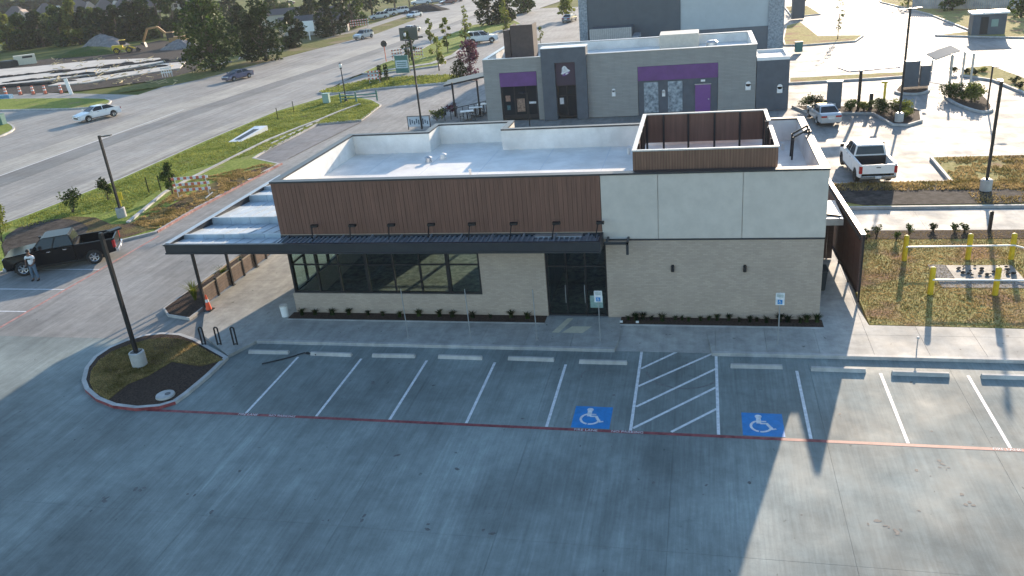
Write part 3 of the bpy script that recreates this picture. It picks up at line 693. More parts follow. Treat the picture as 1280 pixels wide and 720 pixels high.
# stucco panels parted by open joints
for a, b in ((12.085, 14.25), (14.275, 17.39), (17.415, X1)):
    MB().box(a, b, Y0-.01, Y0+.05, 3.565, ZT-.055).build('stucco_panel', M_STUCCO, bl)
for a, b in ((8.17, 11.0), (11.025, 13.9), (13.925, Y1)):
    MB().box(X1-.03, X1+.02, a, b, 3.565, ZT-.055).build('stucco_panel', M_STUCCO, bl)
# brown boards
n = 76; bw = (12.05-X0)/n
pm = MB().box(0, bw-.012, -.016, 0, 0, ZT-.06-3.88).mesh('plank', [M_WOOD])
MB().box(X0+.0, 12.06, Y0-.005, Y0+.05, 3.88, ZT-.06).build('cladding_backing', M_WOOD, bl)
rnd = random.Random(4)
for i in range(n): link('plank', pm, bl, (X0+i*bw+.011, Y0-.005+rnd.uniform(-.004,.004), 3.88))
ns = 60; sw = (Y1-Y0)/ns
ps = MB().box(-.035, 0, 0, sw-.022, 0, ZT-.06-3.88).mesh('plank', [M_WOOD])
MB().box(X0-.005, X0+.03, Y0+.05, Y1, 3.88, ZT-.06).build('cladding_backing', M_CAP, bl)
for i in range(ns): link('plank', ps, bl, (X0-.005, Y0+.05+i*sw, 3.88))
# storefront glazing, front
WX = [-1.80,-.58,.47,1.77,3.0,4.2,5.45,6.82]; thick = {0:.1, 3:.13, 6:.16}
def glazing(pts_fn, stops, z0, z1, tr, nm='window'):
    """each bay is a window > frame, pane; posts between"""
    fr = MB()
    for k, s in enumerate(stops):
        t = thick.get(k, .07) if nm == 'window' else .06
        pts_fn(fr, s-t/2, s+t/2, z0, z1, .12)
    first, last = stops[0], stops[-1]
    for z in (z0, z1-.08): pts_fn(fr, first+.03, last-.03, z, z+.08, .10)
    for z in tr: pts_fn(fr, first+.03, last-.03, z-.03, z+.03, .08)
    f = fr.build(nm+'_frame', M_BLACK, bl)
    lv = [z0+.08]+[z for z in tr]+[z1-.08]
    for a, b in zip(stops[:-1], stops[1:]):
        for za, zb in zip(lv[:-1], lv[1:]):
            pm_ = MB(); pts_fn(pm_, a+.05, b-.05, za+.02, zb-.02, .012); pm_.build('pane', M_GLASS, f)
    return f
def fr_front(mb, a, b, z0, z1, d): mb.box(a, b, Y0+.12-d/2, Y0+.12+d/2, z0, z1)
def fr_left(mb, a, b, z0, z1, d): mb.box(X0+.12-d/2, X0+.12+d/2, a, b, z0, z1)
glazing(fr_front, WX, 1.08, 3.4, (2.42,))
glazing(fr_left, [8.35, 9.5, 10.65, 11.8, 12.95], 1.08, 3.4, (2.42,))
# entrance doors
thick = {}
glazing(fr_front, [9.70, 10.5, 11.3, 12.14], .13, 3.4, (2.35,), 'door')
dm = MB()
for x in (10.44, 11.24): dm.box(x-.012, x+.012, Y0+.0, Y0+.03, .75, 1.55)
dm.build('door_handle', M_ALU, bl)
MB().box(11.42, 11.95, Y0+.19, Y0+.195, .45, 1.0).build('notice_sheet', M_PAINT, bl)
MB().box(9.66, 12.18, Y0-.02, Y0+.25, .10, .13).build('threshold', M_ALU, bl)
# interior
MB().box(X0+.25, 13, Y0+.25, Y1-.25, .02, .05).box(2.45, 6.25, Y1-.25, YS-.22, .02, .05).build('interior_floor', M_FLOORIN, bl)
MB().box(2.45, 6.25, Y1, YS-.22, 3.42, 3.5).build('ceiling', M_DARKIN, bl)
fr = MB().box(2.45, 6.25, YS-.15, YS-.08, 1.9, 1.96).build('back_window_frame', M_BLACK, bl)
for a, b in ((2.46, 4.24), (4.46, 6.24)): MB().box(a, b, YS-.12, YS-.11, .81, 3.09).build('pane', M_GLASS, fr)
it = MB(); it.box(9.4, 9.5, Y0+1.6, Y1-.25, .05, 3.4); it.box(12.9, 13, Y0+.25, Y1-.25, .05, 3.4)
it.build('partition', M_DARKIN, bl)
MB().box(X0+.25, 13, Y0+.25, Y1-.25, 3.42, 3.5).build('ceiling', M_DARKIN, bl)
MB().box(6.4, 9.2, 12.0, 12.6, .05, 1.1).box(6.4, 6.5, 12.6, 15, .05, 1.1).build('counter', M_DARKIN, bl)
ln = MB()
for x in (3.4, 4.1, 4.8): ln.box(x, x+.7, 11.6, 11.66, .05, .5)
# wall lights
for x in (14.8, 17.55):
    l_ = MB().box(x-.05, x+.05, Y0-.03, Y0, 2.2, 2.46); l_.cyl((x,Y0-.10,2.20), (x,Y0-.10,2.44), .065, n=12); l_.box(x-.02, x+.02, Y0-.06, Y0-.02, 2.3, 2.36)
    l_.build('wall_light', M_BLACK, bl)
MB().beam((12.2,7.5,3.62), (13.15,7.5,3.62), .10, .10).beam((13.10,7.5,3.67), (13.10,7.5,3.15), .10, .10).beam((12.3,7.5,3.62), (12.3,8.15,3.62), .08).beam((13.1,7.55,3.62), (13.1,8.15,3.62), .08).build('downspout', M_CAP, bl)
# ---- canopy
CX0, CX1, CY0, CZ0, CZ1 = -6.95, 12.12, 7.0, 3.42, 3.86
cn = MB(); cn.box(CX0, CX1, CY0, CY0+.12, CZ0, CZ1).box(CX0-.02, CX1+.02, CY0-.05, CY0, CZ1-.06, CZ1+.01).box(CX0-.02, CX1+.02, CY0-.05, CY0, CZ0-.0, CZ0+.06)
cn.box(CX1-.10, CX1, CY0+.12, Y0-.04, CZ0, CZ1); cn.box(X0, CX1-.1, Y0-.05, Y0-.006, CZ1-.2, CZ1-.02)
cn.box(CX0, CX0+.12, CY0+.12, 18.0, CZ0, CZ1-.003)
canopy = cn.build('canopy_beam', M_CAP, bl)
dk = MB(); dk.box(X0+.01, CX1-.1, CY0+.12, Y0-.05, CZ0+.25, CZ0+.29)
xx = X0+.1
while xx < CX1-.2:
    dk.box(xx, xx+.075, CY0+.125, Y0-.055, CZ0+.29, CZ0+.35); xx += .21
dk.build('corrugated_deck', M_STEELB, canopy)
for k in range(11):
    x = -1.55+k*1.31
    MB().beam((x,CY0+.13,CZ1-.10), (x+.0,Y0-.06,CZ1-.02), .06, .05).build('deck_strut', M_STEELB, canopy)
MB().box(9.4, 11.3, Y0-.35, Y0-.06, CZ0+.351, CZ0+.40).build('junction_tray', M_ALU, canopy)
# side bays with upstand dividers
div = [8.30, 10.65, 14.2, 15.8, 17.9]
for a, b in zip([CY0+.12]+[d+.10 for d in div[:-1]], div):
    za, zb, xa, xb = CZ1-.10, CZ0+.10+.14*(b-a < 2), CX0+.12, X0-.04
    MB().add([(xa,a,za-.04),(xb,a,za-.04),(xb,b,zb-.04),(xa,b,zb-.04),(xa,a,za),(xb,a,za),(xb,b,zb),(xa,b,zb)], [(0,3,2,1),(4,5,6,7),(0,1,5,4),(1,2,6,5),(2,3,7,6),(3,0,4,7)]).build('canopy_sheet', M_CANR, canopy)
    sp = MB(); nn_ = int((xb-xa)/.6)
    for k in range(1, nn_+1):
        x = xa+k*.6; sp.add([(x,a,za),(x+.03,a,za),(x+.03,b,zb),(x,b,zb),(x,a,za+.025),(x+.03,a,za+.025),(x+.03,b,zb+.025),(x,b,zb+.025)], [(0,3,2,1),(4,5,6,7),(0,1,5,4),(1,2,6,5),(2,3,7,6),(3,0,4,7)])
    sp.build('sheet_rib', M_CANR, canopy)
for d in div:
    u = MB().box(CX0+.12, X0-.04, d, d+.10, CZ0+.02, CZ1-.006).build('divider_beam', M_CANR, canopy)
lst = MB()
for d in div:
    for k in range(1, 5): lst.box(CX0+.12+k*1.0, CX0+.14+k*1.0, d-.006, d, CZ0+.07, CZ1-.02)
lst.build('divider_joint', M_STEELB, canopy)
MB().box(CX0-.05, CX0, CY0-.05, 18.0, CZ1-.07, CZ1+.02).box(CX0, CX0+.20, CY0+.13, 17.9, CZ1, CZ1+.02).build('canopy_edge', M_ALU, canopy)
for y in (8.65, 11.2, 13.6, 15.9, 17.8):
    MB().box(CX0+.0, CX0+.11, y-.055, y+.055, .13, CZ0).box(CX0-.06, CX0+.17, y-.11, y+.11, .13, .15).build('canopy_post', M_BLACK, canopy)
# arm lights along the canopy
for k in range(8):
    x = -.26+k*1.725
    a = MB().cyl((x, 7.75, CZ0+.2), (x+.16, 7.58, CZ1+.50), .024, n=6).cyl((x+.16,7.58,CZ1+.50), (x+.34, 7.64, CZ1+.56), .02, n=6)
    a.box(x+.10, x+.40, 7.58, 7.76, CZ1+.51, CZ1+.60).cyl((x,7.75,CZ0+.2), (x,7.75,CZ0+.24), .06, n=8)
    a.build('arm_light', M_BLACK, canopy)
# ---- roof screen
SX0, SX1, SY0, SY1, SZ0, SZ1 = 13.3, 18.65, 8.62, 15.3, ZR+.45, 6.98
sc = MB(); 
for a in ((SX0, SX1, SY0+.04, SY0+.08, ZR+.02, SZ1-.05), (SX0+.04, SX0+.08, SY0+.08, SY1-.08, SZ0, SZ1-.05), (SX1-.08, SX1-.04, SY0+.08, 12.1, SZ0, SZ1-.05), (SX1-.08, SX1-.04, 13.0, SY1-.08, SZ0, SZ1-.05), (SX0+.04, SX1-.04, SY1-.08, SY1-.04, SZ0, SZ1-.05)): sc.box(*a)
screen = sc.build('roof_screen', M_WOOD, bl)
pl = MB().box(0, .075, -.03, 0, 0, SZ1-.05-ZR-.3).mesh('slat', [M_WOODW])
k = 0; x = SX0
while x < SX1-.07: link('slat', pl, screen, (x+.01, SY0+.04, ZR+.3)); x += .107
pls = MB().box(-.03, 0, 0, .075, 0, SZ1-.05-SZ0).mesh('slat', [M_WOODW])
y = SY0+.1
while y < SY1-.1: link('slat', pls, screen, (SX0+.04, y, SZ0)); y += .16
cpx = MB(); cpx.box(SX0-.03, SX1+.03, SY0, SY0+.14, SZ1-.05, SZ1).box(SX0-.03, SX0+.14, SY0+.14, SY1, SZ1-.05, SZ1-.002).box(SX1-.12, SX1+.03, SY0+.14, 12.1, SZ1-.05, SZ1-.002).box(SX1-.12, SX1+.03, 13.0, SY1, SZ1-.05, SZ1-.002).box(SX0+.14, SX1-.12, SY1-.14, SY1, SZ1-.05, SZ1-.003)
cpx.build('screen_cap', mat('pale_metal_cap', (.50,.50,.48), .4, metal=.3, var=.1), screen)
for x in (SX0+.1, 14.15, 15.25, 16.4, 17.5, SX1-.12):
    MB().box(x, x+.09, SY1-.18, SY1-.085, ZR, SZ1-.05).build('screen_post', M_BLACK, screen)
for y in (10.0, 11.9, 13.05):
    MB().box(SX1-.18, SX1-.085, y, y+.09, ZR, SZ1-.05).build('screen_post', M_BLACK, screen)
    MB().box(SX0+.085, SX0+.18, y, y+.09, ZR, SZ1-.05).build('screen_post', M_BLACK, screen)
MB().box(14.6, 16.6, 10.2, 12.2, ZR+.0, ZR+.34).box(14.7, 16.5, 10.3, 12.1, ZR+.34, ZR+.38).build('roof_curb', M_MEMB, rf)
# roof ladder rail at the east parapet
ld = MB()
for y in (13.25, 13.85):
    ld.beam((X1-.15,y,ZR+.1), (X1-.15,y,ZT+.30), .07).beam((X1-.15,y,ZT+.28), (X1-.75,y,ZT-.05), .07).beam((X1-.75,y,ZT-.05), (X1-.78,y,ZR), .07)
for z in (5.5, 5.9, 6.3): ld.beam((X1-.15,13.25,z), (X1-.15,13.85,z), .05)
ld.build('roof_ladder', M_BLACK, bl)
# ---- service yard wall on the east side
yw = thing('yard_wall', 'tall dark reddish brown panelled yard wall raised on posts, right of the restaurant', 'wall', (22.05, 9.9, 0))
ym = mat('yard_panel', (.075,.038,.034), .6, var=.2, scale=2, stretch=(1,1,6))
L = 8.3; np_ = 8
for i in range(np_):
    for j in range(9):
        z = .56+j*.271
        MB().box(-.03, .03, i*L/np_+.01, (i+1)*L/np_-.01, z, z+.262).build('board', ym, yw)
for i in range(5):
    y = i*L/4
    MB().box(.035, .11, y-.045+(.05 if i == 0 else 0), y+.045+(.05 if i == 0 else 0), .1, 3.0).build('post', M_BLACK, yw)
MB().box(-.05, .13, -.02, L+.02, 3.003, 3.05).build('cap_rail', M_ALU, yw)
MB().box(-.10, -.032, 0, L, .54, .60).box(-.10, -.032, 0, L, 2.8, 2.9).build('girt', M_BLACK, yw)
yw.rotation_euler.z = math.radians(2.4)
cr = thing('yard_shelter', 'thin white roofed shelter over a dark gate between the restaurant and the brown yard wall', 'shelter', (20.45, 12.4, 0))
MB().box(0, 1.28, 0, 2.5, 2.72, 2.84).build('shelter_roof', M_MEMB, cr)
MB().box(0, 1.28, -.06, -.002, 2.55, 2.86).build('fascia', M_ALU, cr)
for k in range(5): MB().box(.03+k*.25, .03+k*.25+.24, 2.2, 2.25, .16, 2.7).build('gate_board', ym, cr)
MB().beam((.1,.6,2.9), (1.2,.2,2.88), .08).beam((.1,.6,2.9), (.1,2.2,2.9), .08).build('roof_pipe', M_BLACK, cr)
t = thing('waste_bin', 'dark wheeled bin standing in the shade between building and yard wall', 'bin', (20.75, 11.2, .13))
MB().add([(-.22,-.26,0),(.22,-.26,0),(.22,.26,0),(-.22,.26,0),(-.28,-.34,.9),(.28,-.34,.9),(.28,.34,.9),(-.28,.34,.9)], [(0,3,2,1),(4,5,6,7),(0,1,5,4),(1,2,6,5),(2,3,7,6),(3,0,4,7)]).build('bin_body', mat('bin_green', (.02,.03,.035), .5), t, bevel=.03)
MB().box(-.30, .30, -.36, .38, .9, .96).build('lid', MATS['bin_green'], t, bevel=.02)

# ================================================================ SECOND RESTAURANT (grey, purple)
M_B2 = brick_mat('grey_siding', (.285,.285,.27), (.31,.31,.295), (.22,.22,.21), 1.2, .11, .6)
M_B2D = mat('slate_panel', (.085,.10,.12), .7, var=.12, scale=1.5)
M_PUR = mat('purple_panel', (.135,.05,.19), .6, var=.12, scale=1.2)
M_PURD = mat('purple_door', (.17,.06,.24), .5, var=.06)
Y = 48.3
b2 = thing('fast_food_restaurant', 'grey restaurant with purple panels, bell emblem tower and white roof behind the brown one', 'building', (0,0,0))
b = MB()
b.box(-2.75, -1.35, Y, Y+.3, 0, 5.35).box(1.95, 2.5, Y, Y+.3, 0, 5.35).box(-1.35, 1.95, Y, Y+.3, 4.2, 5.35)
b.box(6.35, 10.6, Y, Y+.3, 0, 5.35).box(17.2, 20.2, Y, Y+.3, 0, 5.35).box(10.6, 17.2, Y, Y+.3, 4.1, 5.35)
b.box(-2.75, -2.45, Y+.3, Y+9, 0, 5.35).box(19.9, 20.2, Y+.3, Y+9, 0, 5.35).box(-2.45, 19.9, Y+8.7, Y+9, 0, 5.35)
b.build('wall', M_B2, b2)
# tower
t = MB(); t.box(2.5, 3.65, Y-.45, Y+.9, 0, 6.05).box(5.4, 6.35, Y-.45, Y+.9, 0, 6.05).box(3.65, 5.4, Y-.45, Y+.9, 4.85, 6.05).box(3.65, 5.4, Y+.3, Y+.9, 2.9, 4.85)
tw = t.build('tower', M_B2D, b2)
MB().box(3.67, 5.38, Y-.18, Y-.10, 2.9, 4.83).build('emblem_panel', mat('plum_panel', (.045,.028,.05), .6), tw)
# bell emblem: tilted bell, clapper crescent
em = MB()
prof = [(-.06,.60),(.10,.62),(.24,.52),(.31,.36),(.36,.16),(.46,.02),(.58,-.14),(.30,-.20),(-.05,-.22),(-.40,-.16),(-.62,-.02),(-.44,.10),(-.34,.28),(-.24,.48)]
def rot(p, a): return (p[0]*math.cos(a)-p[1]*math.sin(a), p[0]*math.sin(a)+p[1]*math.cos(a))
bp_ = [rot(p, math.radians(22)) for p in prof]
em.add([(4.52+x*.72, Y-.2, 4.06+z*.78) for x, z in bp_], [tuple(range(len(bp_)))])
ob = em.build('bell_emblem', M_PAINT, tw)
e2 = MB(); q = [rot((.50*math.cos(a), -.19+.13*math.sin(a)), math.radians(22)) for a in [2*PI*i/16 for i in range(16)]]
e2.add([(4.52+x*.72, Y-.205, 4.0+z*.78) for x, z in q], [tuple(range(16))]); e2.build('bell_mouth', M_PURD, ob)
e3 = MB(); q = [rot((.13+.2*math.cos(a), -.20+.085*math.sin(a)), math.radians(22)) for a in [2*PI*i/12 for i in range(12)]]
e3.add([(4.5+x*.72, Y-.21, 4.0+z*.78) for x, z in q], [tuple(range(12))]); e3.build('bell_clapper', M_PAINT, ob)
f = MB().box(3.67, 5.38, Y+.1, Y+.16, .1, .25).box(3.67, 3.77, Y+.1, Y+.16, .25, 2.8).box(5.28, 5.38, Y+.1, Y+.16, .25, 2.8).box(4.48, 4.58, Y+.1, Y+.16, .25, 2.8).box(3.67, 5.38, Y+.1, Y+.16, 2.8, 2.9).box(3.77, 5.28, Y+.1, Y+.16, 1.95, 2.03).build('door_frame', M_BLACK, b2)
for a, c in ((3.78, 4.47), (4.59, 5.27)): 
    MB().box(a, c, Y+.12, Y+.14, .26, 1.94).build('pane', M_CARG, f); MB().box(a, c, Y+.12, Y+.14, 2.04, 2.79).build('pane', M_CARG, f)
MB().box(3.85, 4.2, Y+.095, Y+.1, 1.25, 1.8).build('notice_sheet', M_PAINT, f)
MB().box(-1.33, 1.93, Y-.06, Y+.1, 3.0, 4.18).build('purple_panel', M_PUR, b2)
f = MB().box(-1.33, 1.93, Y+.1, Y+.18, .1, .5).box(-1.33, -1.2, Y+.1, Y+.18, .5, 3).box(1.8, 1.93, Y+.1, Y+.18, .5, 3).box(-.2, -.1, Y+.1, Y+.18, .5, 3).box(.85, .95, Y+.1, Y+.18, .5, 3).build('window_frame', M_BLACK, b2)
for a, c in ((-1.2, -.2), (-.1, .85), (.95, 1.8)): MB().box(a, c, Y+.13, Y+.15, .5, 2.99).build('pane', M_CARG, f)
MB().box(-.98, -.55, Y+.12, Y+.127, 1.7, 2.2).build('poster', mat('poster_tan', (.30,.17,.12), .6, var=.4, scale=6), f)
MB().box(.02, .72, Y+.12, Y+.127, .75, 1.9).build('poster', mat('poster_food', (.25,.13,.07), .6, var=.6, scale=5, col2=(.45,.30,.22)), f)
MB().box(-.9, -.6, Y+.12, Y+.127, .95, 1.35).build('poster', mat('poster_teal', (.05,.14,.16), .6, var=.4, scale=6), f)
MB().box(1.15, 1.75, Y-.05, Y+.05, 1.45, 1.62).build('awning_lamp', M_PAINT, b2)
MB().box(10.62, 17.18, Y+.02, Y+.12, 2.9, 4.08).build('purple_panel', M_PUR, b2)
MB().box(10.62, 17.18, Y+.12, Y+.2, 0, 2.9).build('recess_wall', M_B2D, b2)
mur = mat('mural_panel', (.20,.26,.31), .6, var=.5, scale=3.2, col2=(.42,.48,.52))
for a in (11.1, 13.1): MB().box(a, a+1.2, Y+.06, Y+.12, .2, 2.75).build('mural_panel', mur, b2)
d = MB().box(15.35, 16.6, Y+.05, Y+.12, .1, 2.35).build('door', M_PURD, b2); MB().box(16.4, 16.5, Y, Y+.048, 1.1, 1.2).build('handle', M_ALU, d)
MB().box(15.3, 16.65, Y+.06, Y+.12, 2.36, 2.42).build('door_trim', M_ALU, b2)
for x, z, w_, h_ in ((8.55, 1.75, .3, .5), (12.75, 1.55, .26, .42), (19.6, 1.75, .42, .5), (22.1, 1.4, .42, .5)):
    g = MB().box(x-w_/2, x+w_/2, Y-.08, Y, z, z+h_, 0); g.cyl((x,Y-.08,z+h_), (x,Y,z+h_), w_/2, n=12); g.build('wall_vent', M_WHT, b2)
MB().box(15.8, 16.15, Y-.03, Y+.04, 2.62, 2.78).build('door_lamp', M_WHT, b2)
# roofs
MB().box(-2.45, 19.9, Y+.9, Y+8.7, 4.4, 4.6).build('roof', M_MEMB, b2)
MB().box(6.4, 19.88, Y+.305, Y+.33, 4.6, 5.33).box(-2.43, 2.5, Y+.305, Y+.33, 4.6, 5.33).box(19.87, 19.89, Y+.33, Y+8.68, 4.6, 5.33).box(-2.44, -2.42, Y+.33, Y+8.68, 4.6, 5.33).box(-2.4, 19.85, Y+8.66, Y+8.69, 4.6, 5.33).build('parapet_lining', M_MEMB, b2)
MB().box(-2.8, 2.5, Y-.04, Y+.34, 5.35, 5.4).box(6.35, 20.24, Y-.04, Y+.34, 5.35, 5.4).box(-2.8, -2.4, Y+.34, Y+9.04, 5.352, 5.402).box(19.86, 20.24, Y+.34, Y+9.04, 5.352, 5.402).box(-2.4, 19.86, Y+8.62, Y+9.04, 5.35, 5.4).build('coping', M_ALU, b2)
MB().box(2.46, 6.39, Y-.49, Y+.94, 6.05, 6.11).build('tower_cap', M_WHT, b2)
MB().box(2.0, 5.4, Y+3.5, Y+5.5, 4.6, 5.5).build('roof_unit', M_B2D, b2)
u = MB(); u.box(12.2, 15.6, Y+5.4, Y+8.2, 4.61, 5.9); u.build('roof_unit', mat('tan_unit', (.42,.42,.38), .6, var=.08), b2)
MB().cyl((16.7,Y+4.8,4.6), (16.7,Y+4.8,5.15), .5, .42, 18).cyl((16.7,Y+4.8,5.15), (16.7,Y+4.8,5.3), .55, .3, 18).build('roof_fan', M_ALU, b2)
for x, y in ((7.3,Y+2),(8.2,Y+2.6),(9.4,Y+2.2),(10.2,Y+3)): MB().box(x, x+.5, y, y+.4, 4.6, 4.95).build('roof_vent', M_WHT, b2)
# chimney like screened stack on the west part
st_ = MB().box(-1.2, .9, Y+5.0, Y+5.15, 4.6, 7.6).box(-1.2, -1.05, Y+5.15, Y+7, 4.6, 7.6).box(.75, .9, Y+5.15, Y+7, 4.6, 7.6).box(-1.9,-1.3,Y+5.2,Y+5.9,4.6,7.2); st_.build('roof_equipment_screen', mat('dark_brown_screen', (.06,.045,.042), .7, var=.2), b2)
# lower east wing
MB().box(20.25, 22.8, Y, Y+4.6, 0, 4.05).build('east_wing', M_B2D, b2)
MB().box(20.25, 22.8, Y, Y+.2, 4.05, 4.3).box(20.25, 20.45, Y+.2, Y+4.6, 4.05, 4.3).box(22.6, 22.8, Y+.2, Y+4.6, 4.05, 4.3).box(20.45, 22.6, Y+4.4, Y+4.6, 4.05, 4.3).build('wing_parapet', M_WHT, b2)
MB().box(20.45, 22.6, Y+.2, Y+4.4, 4.052, 4.08).build('wing_roof', M_MEMB, b2)
# patio canopy on the west side
pc = MB(); pc.beam((-7.6,Y+4.2,2.9), (-2.76,Y+4.9,3.6), 3.0, .14); cno = pc.build('patio_canopy', M_BLACK, b2)
for x, y in ((-6.6,Y+2.9),(-4.3,Y+3.2)): MB().box(x-.07, x+.07, y-.07, y+.07, 0, 3.15).build('canopy_post', M_BLACK, cno)
rl_ = MB().beam((-7.0,Y+.8,1.0), (-3.6,Y+5.2,1.0), .06)
for k in range(9): rl_.beam((-7.0+3.4*k/8,Y+.8+4.4*k/8,.05), (-7.0+3.4*k/8,Y+.8+4.4*k/8,1.0), .05)
tag(rl_.build('patio_railing', M_BLACK), 'dark metal patio railing beside the purple restaurant canopy', 'railing')
def table(x, y, lb):
    t = thing('patio_table', lb, 'table', (x, y, .05), .3, 'patio tables beside the purple restaurant')
    MB().box(-.6, .6, -.35, .35, .72, .76).build('table_top', M_WHT, t); MB().cyl((0,0,0), (0,0,.72), .05, n=8).box(-.3, .3, -.25, .25, 0, .03).build('leg', M_BLACK, t)
    for sx in (-.5, .5):
        for sy in (-.62, .62):
            MB().box(sx-.2, sx+.2, sy-.2, sy+.2, .43, .47).box(sx-.18, sx-.14, sy-.18, sy+.18, 0, .43).box(sx+.14, sx+.18, sy-.18, sy+.18, 0, .43).build('seat', M_BLACK, t)
table(-5.0, Y+1.3, 'white topped patio table nearest the glass front of the purple restaurant')
table(-4.6, Y+2.9, 'white topped patio table in the middle under the dark canopy')
table(-4.2, Y+4.4, 'white topped patio table farthest under the dark canopy')

# ================================================================ THIRD BUILDING
Y = 84
b3 = thing('large_store', 'big two tone store, dark grey left and pale grey right, behind the purple restaurant', 'building', (0,0,0))
MB().box(1.9, 13.3, Y, Y+22, 0, 10.5).build('dark_wall', mat('dark_grey_stucco', (.10,.115,.13), .85, var=.06, scale=1), b3)
MB().box(13.3, 23.6, Y+.1, Y+22, 2.7, 10.4).build('pale_wall', mat('pale_grey_stucco', (.46,.49,.50), .85, var=.05, scale=.6), b3)
MB().box(13.3, 23.6, Y, Y+22, 0, 2.7).build('base_wall', mat('base_grey', (.14,.15,.165), .85, var=.06), b3)
sg = mat('stone_veneer', (.28,.31,.34), .85, var=.35, scale=5)
MB().box(23.6, 25.4, Y-.15, Y+22, 0, 10.6).build('stone_pier', sg, b3); MB().box(.85, 1.9, Y-.15, Y+22, 0, 10.6).build('stone_pier', sg, b3)
MB().box(1.9, 13.3, Y-.10, Y, 0, 2.2).build('stone_base', sg, b3)
kg = thing('metal_enclosure', 'pale corrugated metal enclosure against the dark grey store wall', 'enclosure', (2.6, Y-4, 0))
for k in range(22): MB().box(k*.23, k*.23+.2, 0, .06, .9, 4.0).build('sheet', M_ALU, kg)
MB().box(0, 5.06, .08, 3.9, 0, 3.9).build('enclosure_body', M_B2D, kg)
MB().box(5.1, 5.9, -.1, 3.9, 0, 2.9).box(-.9, -.05, -.1, 3.9, 0, 2.2).build('stone_pillar', sg, kg)

# far houses beyond the wood
hr = mat('brown_shingle', (.10,.085,.085), .9, var=.15); hb = mat('house_brick', (.34,.27,.23), .9, var=.15, scale=.2); hp = mat('house_pale', (.48,.44,.38), .9, var=.1)
hpts = [(25,24,14,'farthest left'),(62,20,13,'second from the left'),(100,14,16,'with a tall pale gable'),(134,14,12,'dark roofed, in the middle'),(160,12,13,'right of the middle'),(196,8,13,'half hidden by the tall poplar'),(228,4,14,'at the right end of the row'),(455,3,8,'small, beside the highway')]
for i, (px, py, wd, lb) in enumerate(hpts[:7]):
    x, y = G(px, py+7)
    h = thing('house', 'far brown roofed house %s, beyond the dark tree belt' % lb, 'house', (x, y, 0), math.radians(38+(i*37 % 40)-20), 'houses beyond the wood')
    W, D, H = wd*.72, 9, 2.6
    MB().box(-W/2, W/2, -D/2, D/2, 0, H).build('wall', hb if i % 2 else hp, h)
    r = MB().add([(-W/2-.5,-D/2-.5,H),(W/2+.5,-D/2-.5,H),(W/2+.5,D/2+.5,H),(-W/2-.5,D/2+.5,H),(-W/2+4,0,H+4.6),(W/2-4,0,H+4.6)], [(0,1,5,4),(1,2,5),(2,3,4,5),(3,0,4),(3,2,1,0)]).build('roof', hr, h)
    MB().add([(W*.1,-D/2-.8,H),(W*.1+6,-D/2-.8,H),(W*.1+3,-D/2-.8,H+3.2),(W*.1+3,-.5,H+3.2),(W*.1+6,-.5,H),(W*.1,-.5,H)], [(0,1,2),(1,4,3,2),(0,2,3,5)]).build('gable', hb if i % 2 == 0 else hp, r)
    for k in (-.35, -.1, .25): MB().box(W*k, W*k+1.4, -D/2-.06, -D/2-.003, 1, 2.4).build('window', M_CARG, h)

# ================================================================ VEHICLES
def rounded_body(name, outline, w, m, parent, bev=.05, tumble=None, wf=None):
    """side outline (x,z) swept across the width; upper points lean inwards"""
    n = len(outline); mb = MB(); vs = []
    for sgn in (1, -1):
        for x, z in outline:
            k = 1 if tumble is None else 1-tumble*max(0, z-.55)
            q = 1-.10*max(0, abs(x)/wf-.78)/.22 if wf else 1
            vs.append((x, sgn*w/2*k*q, z))
    fs = [tuple(range(n)), tuple(range(2*n-1, n-1, -1))]+[(i, i+n, (i+1)%n+n, (i+1)%n) for i in range(n)]
    mb.add(vs, fs)
    me = mb.mesh(name, m); bm = bmesh.new(); bm.from_mesh(me)
    bmesh.ops.recalc_face_normals(bm, faces=bm.faces)
    ed = [e_ for e_ in bm.edges if len(e_.link_faces) == 2 and any(len(f_.verts) == n for f_ in e_.link_faces)]
    bmesh.ops.bevel(bm, geom=ed, offset=bev, segments=2, affect='EDGES', clamp_overlap=True)
    bmesh.ops.triangulate(bm, faces=[f_ for f_ in bm.faces if len(f_.verts) > 4])
    bm.to_mesh(me); bm.free()
    for p in me.polygons: p.use_smooth = True
    me.set_sharp_from_angle(angle=math.radians(40))
    return link(name, me, parent)
def arch(cx, r, z0, n=9):
    return [(cx+r*math.cos(a), max(z0, .02+r*math.sin(a)+.32)) for a in [PI*(1-i/(n-1)) for i in range(n)]]
def wheel(parent, x, y, r, w, side, rim=M_CHROME, spokes=6, name='wheel'):
    s_ = side
    prof = [(r*.62,-w/2),(r*.9,-w/2),(r,-w/2+.03),(r,w/2-.03),(r*.9,w/2),(r*.62,w/2)]
    wh = MB().lathe(prof, (0,0,0), 22, axis='y').lathe([(r*.62,w/2),(r*.62,-w/2)], (0,0,0), 22, axis='y').build(name, M_TYRE, parent, smooth='auto', loc=(x, y, r))
    rb = MB(); yo = s_*w*.40
    rb.cyl((0,s_*w*.05,0), (0,s_*w*.12,0), r*.60, n=18, mi=1)
    rb.lathe([(r*.64,yo-.01),(r*.60,yo+.02),(r*.54,yo),(r*.54,0)], n=22, axis='y')
    for k in range(spokes):
        a = 2*PI*k/spokes; c, s2 = math.cos(a), math.sin(a)
        rb.beam((c*r*.10,yo*.8,s2*r*.10), (c*r*.57,yo,s2*r*.57), r*.17, .03, up=(0,1,0))
    rb.cyl((0,yo*.5,0), (0,yo+s_*.01,0), r*.14, n=10)
    rb.build('rim', [rim, M_BLACK], wh)
    return wh
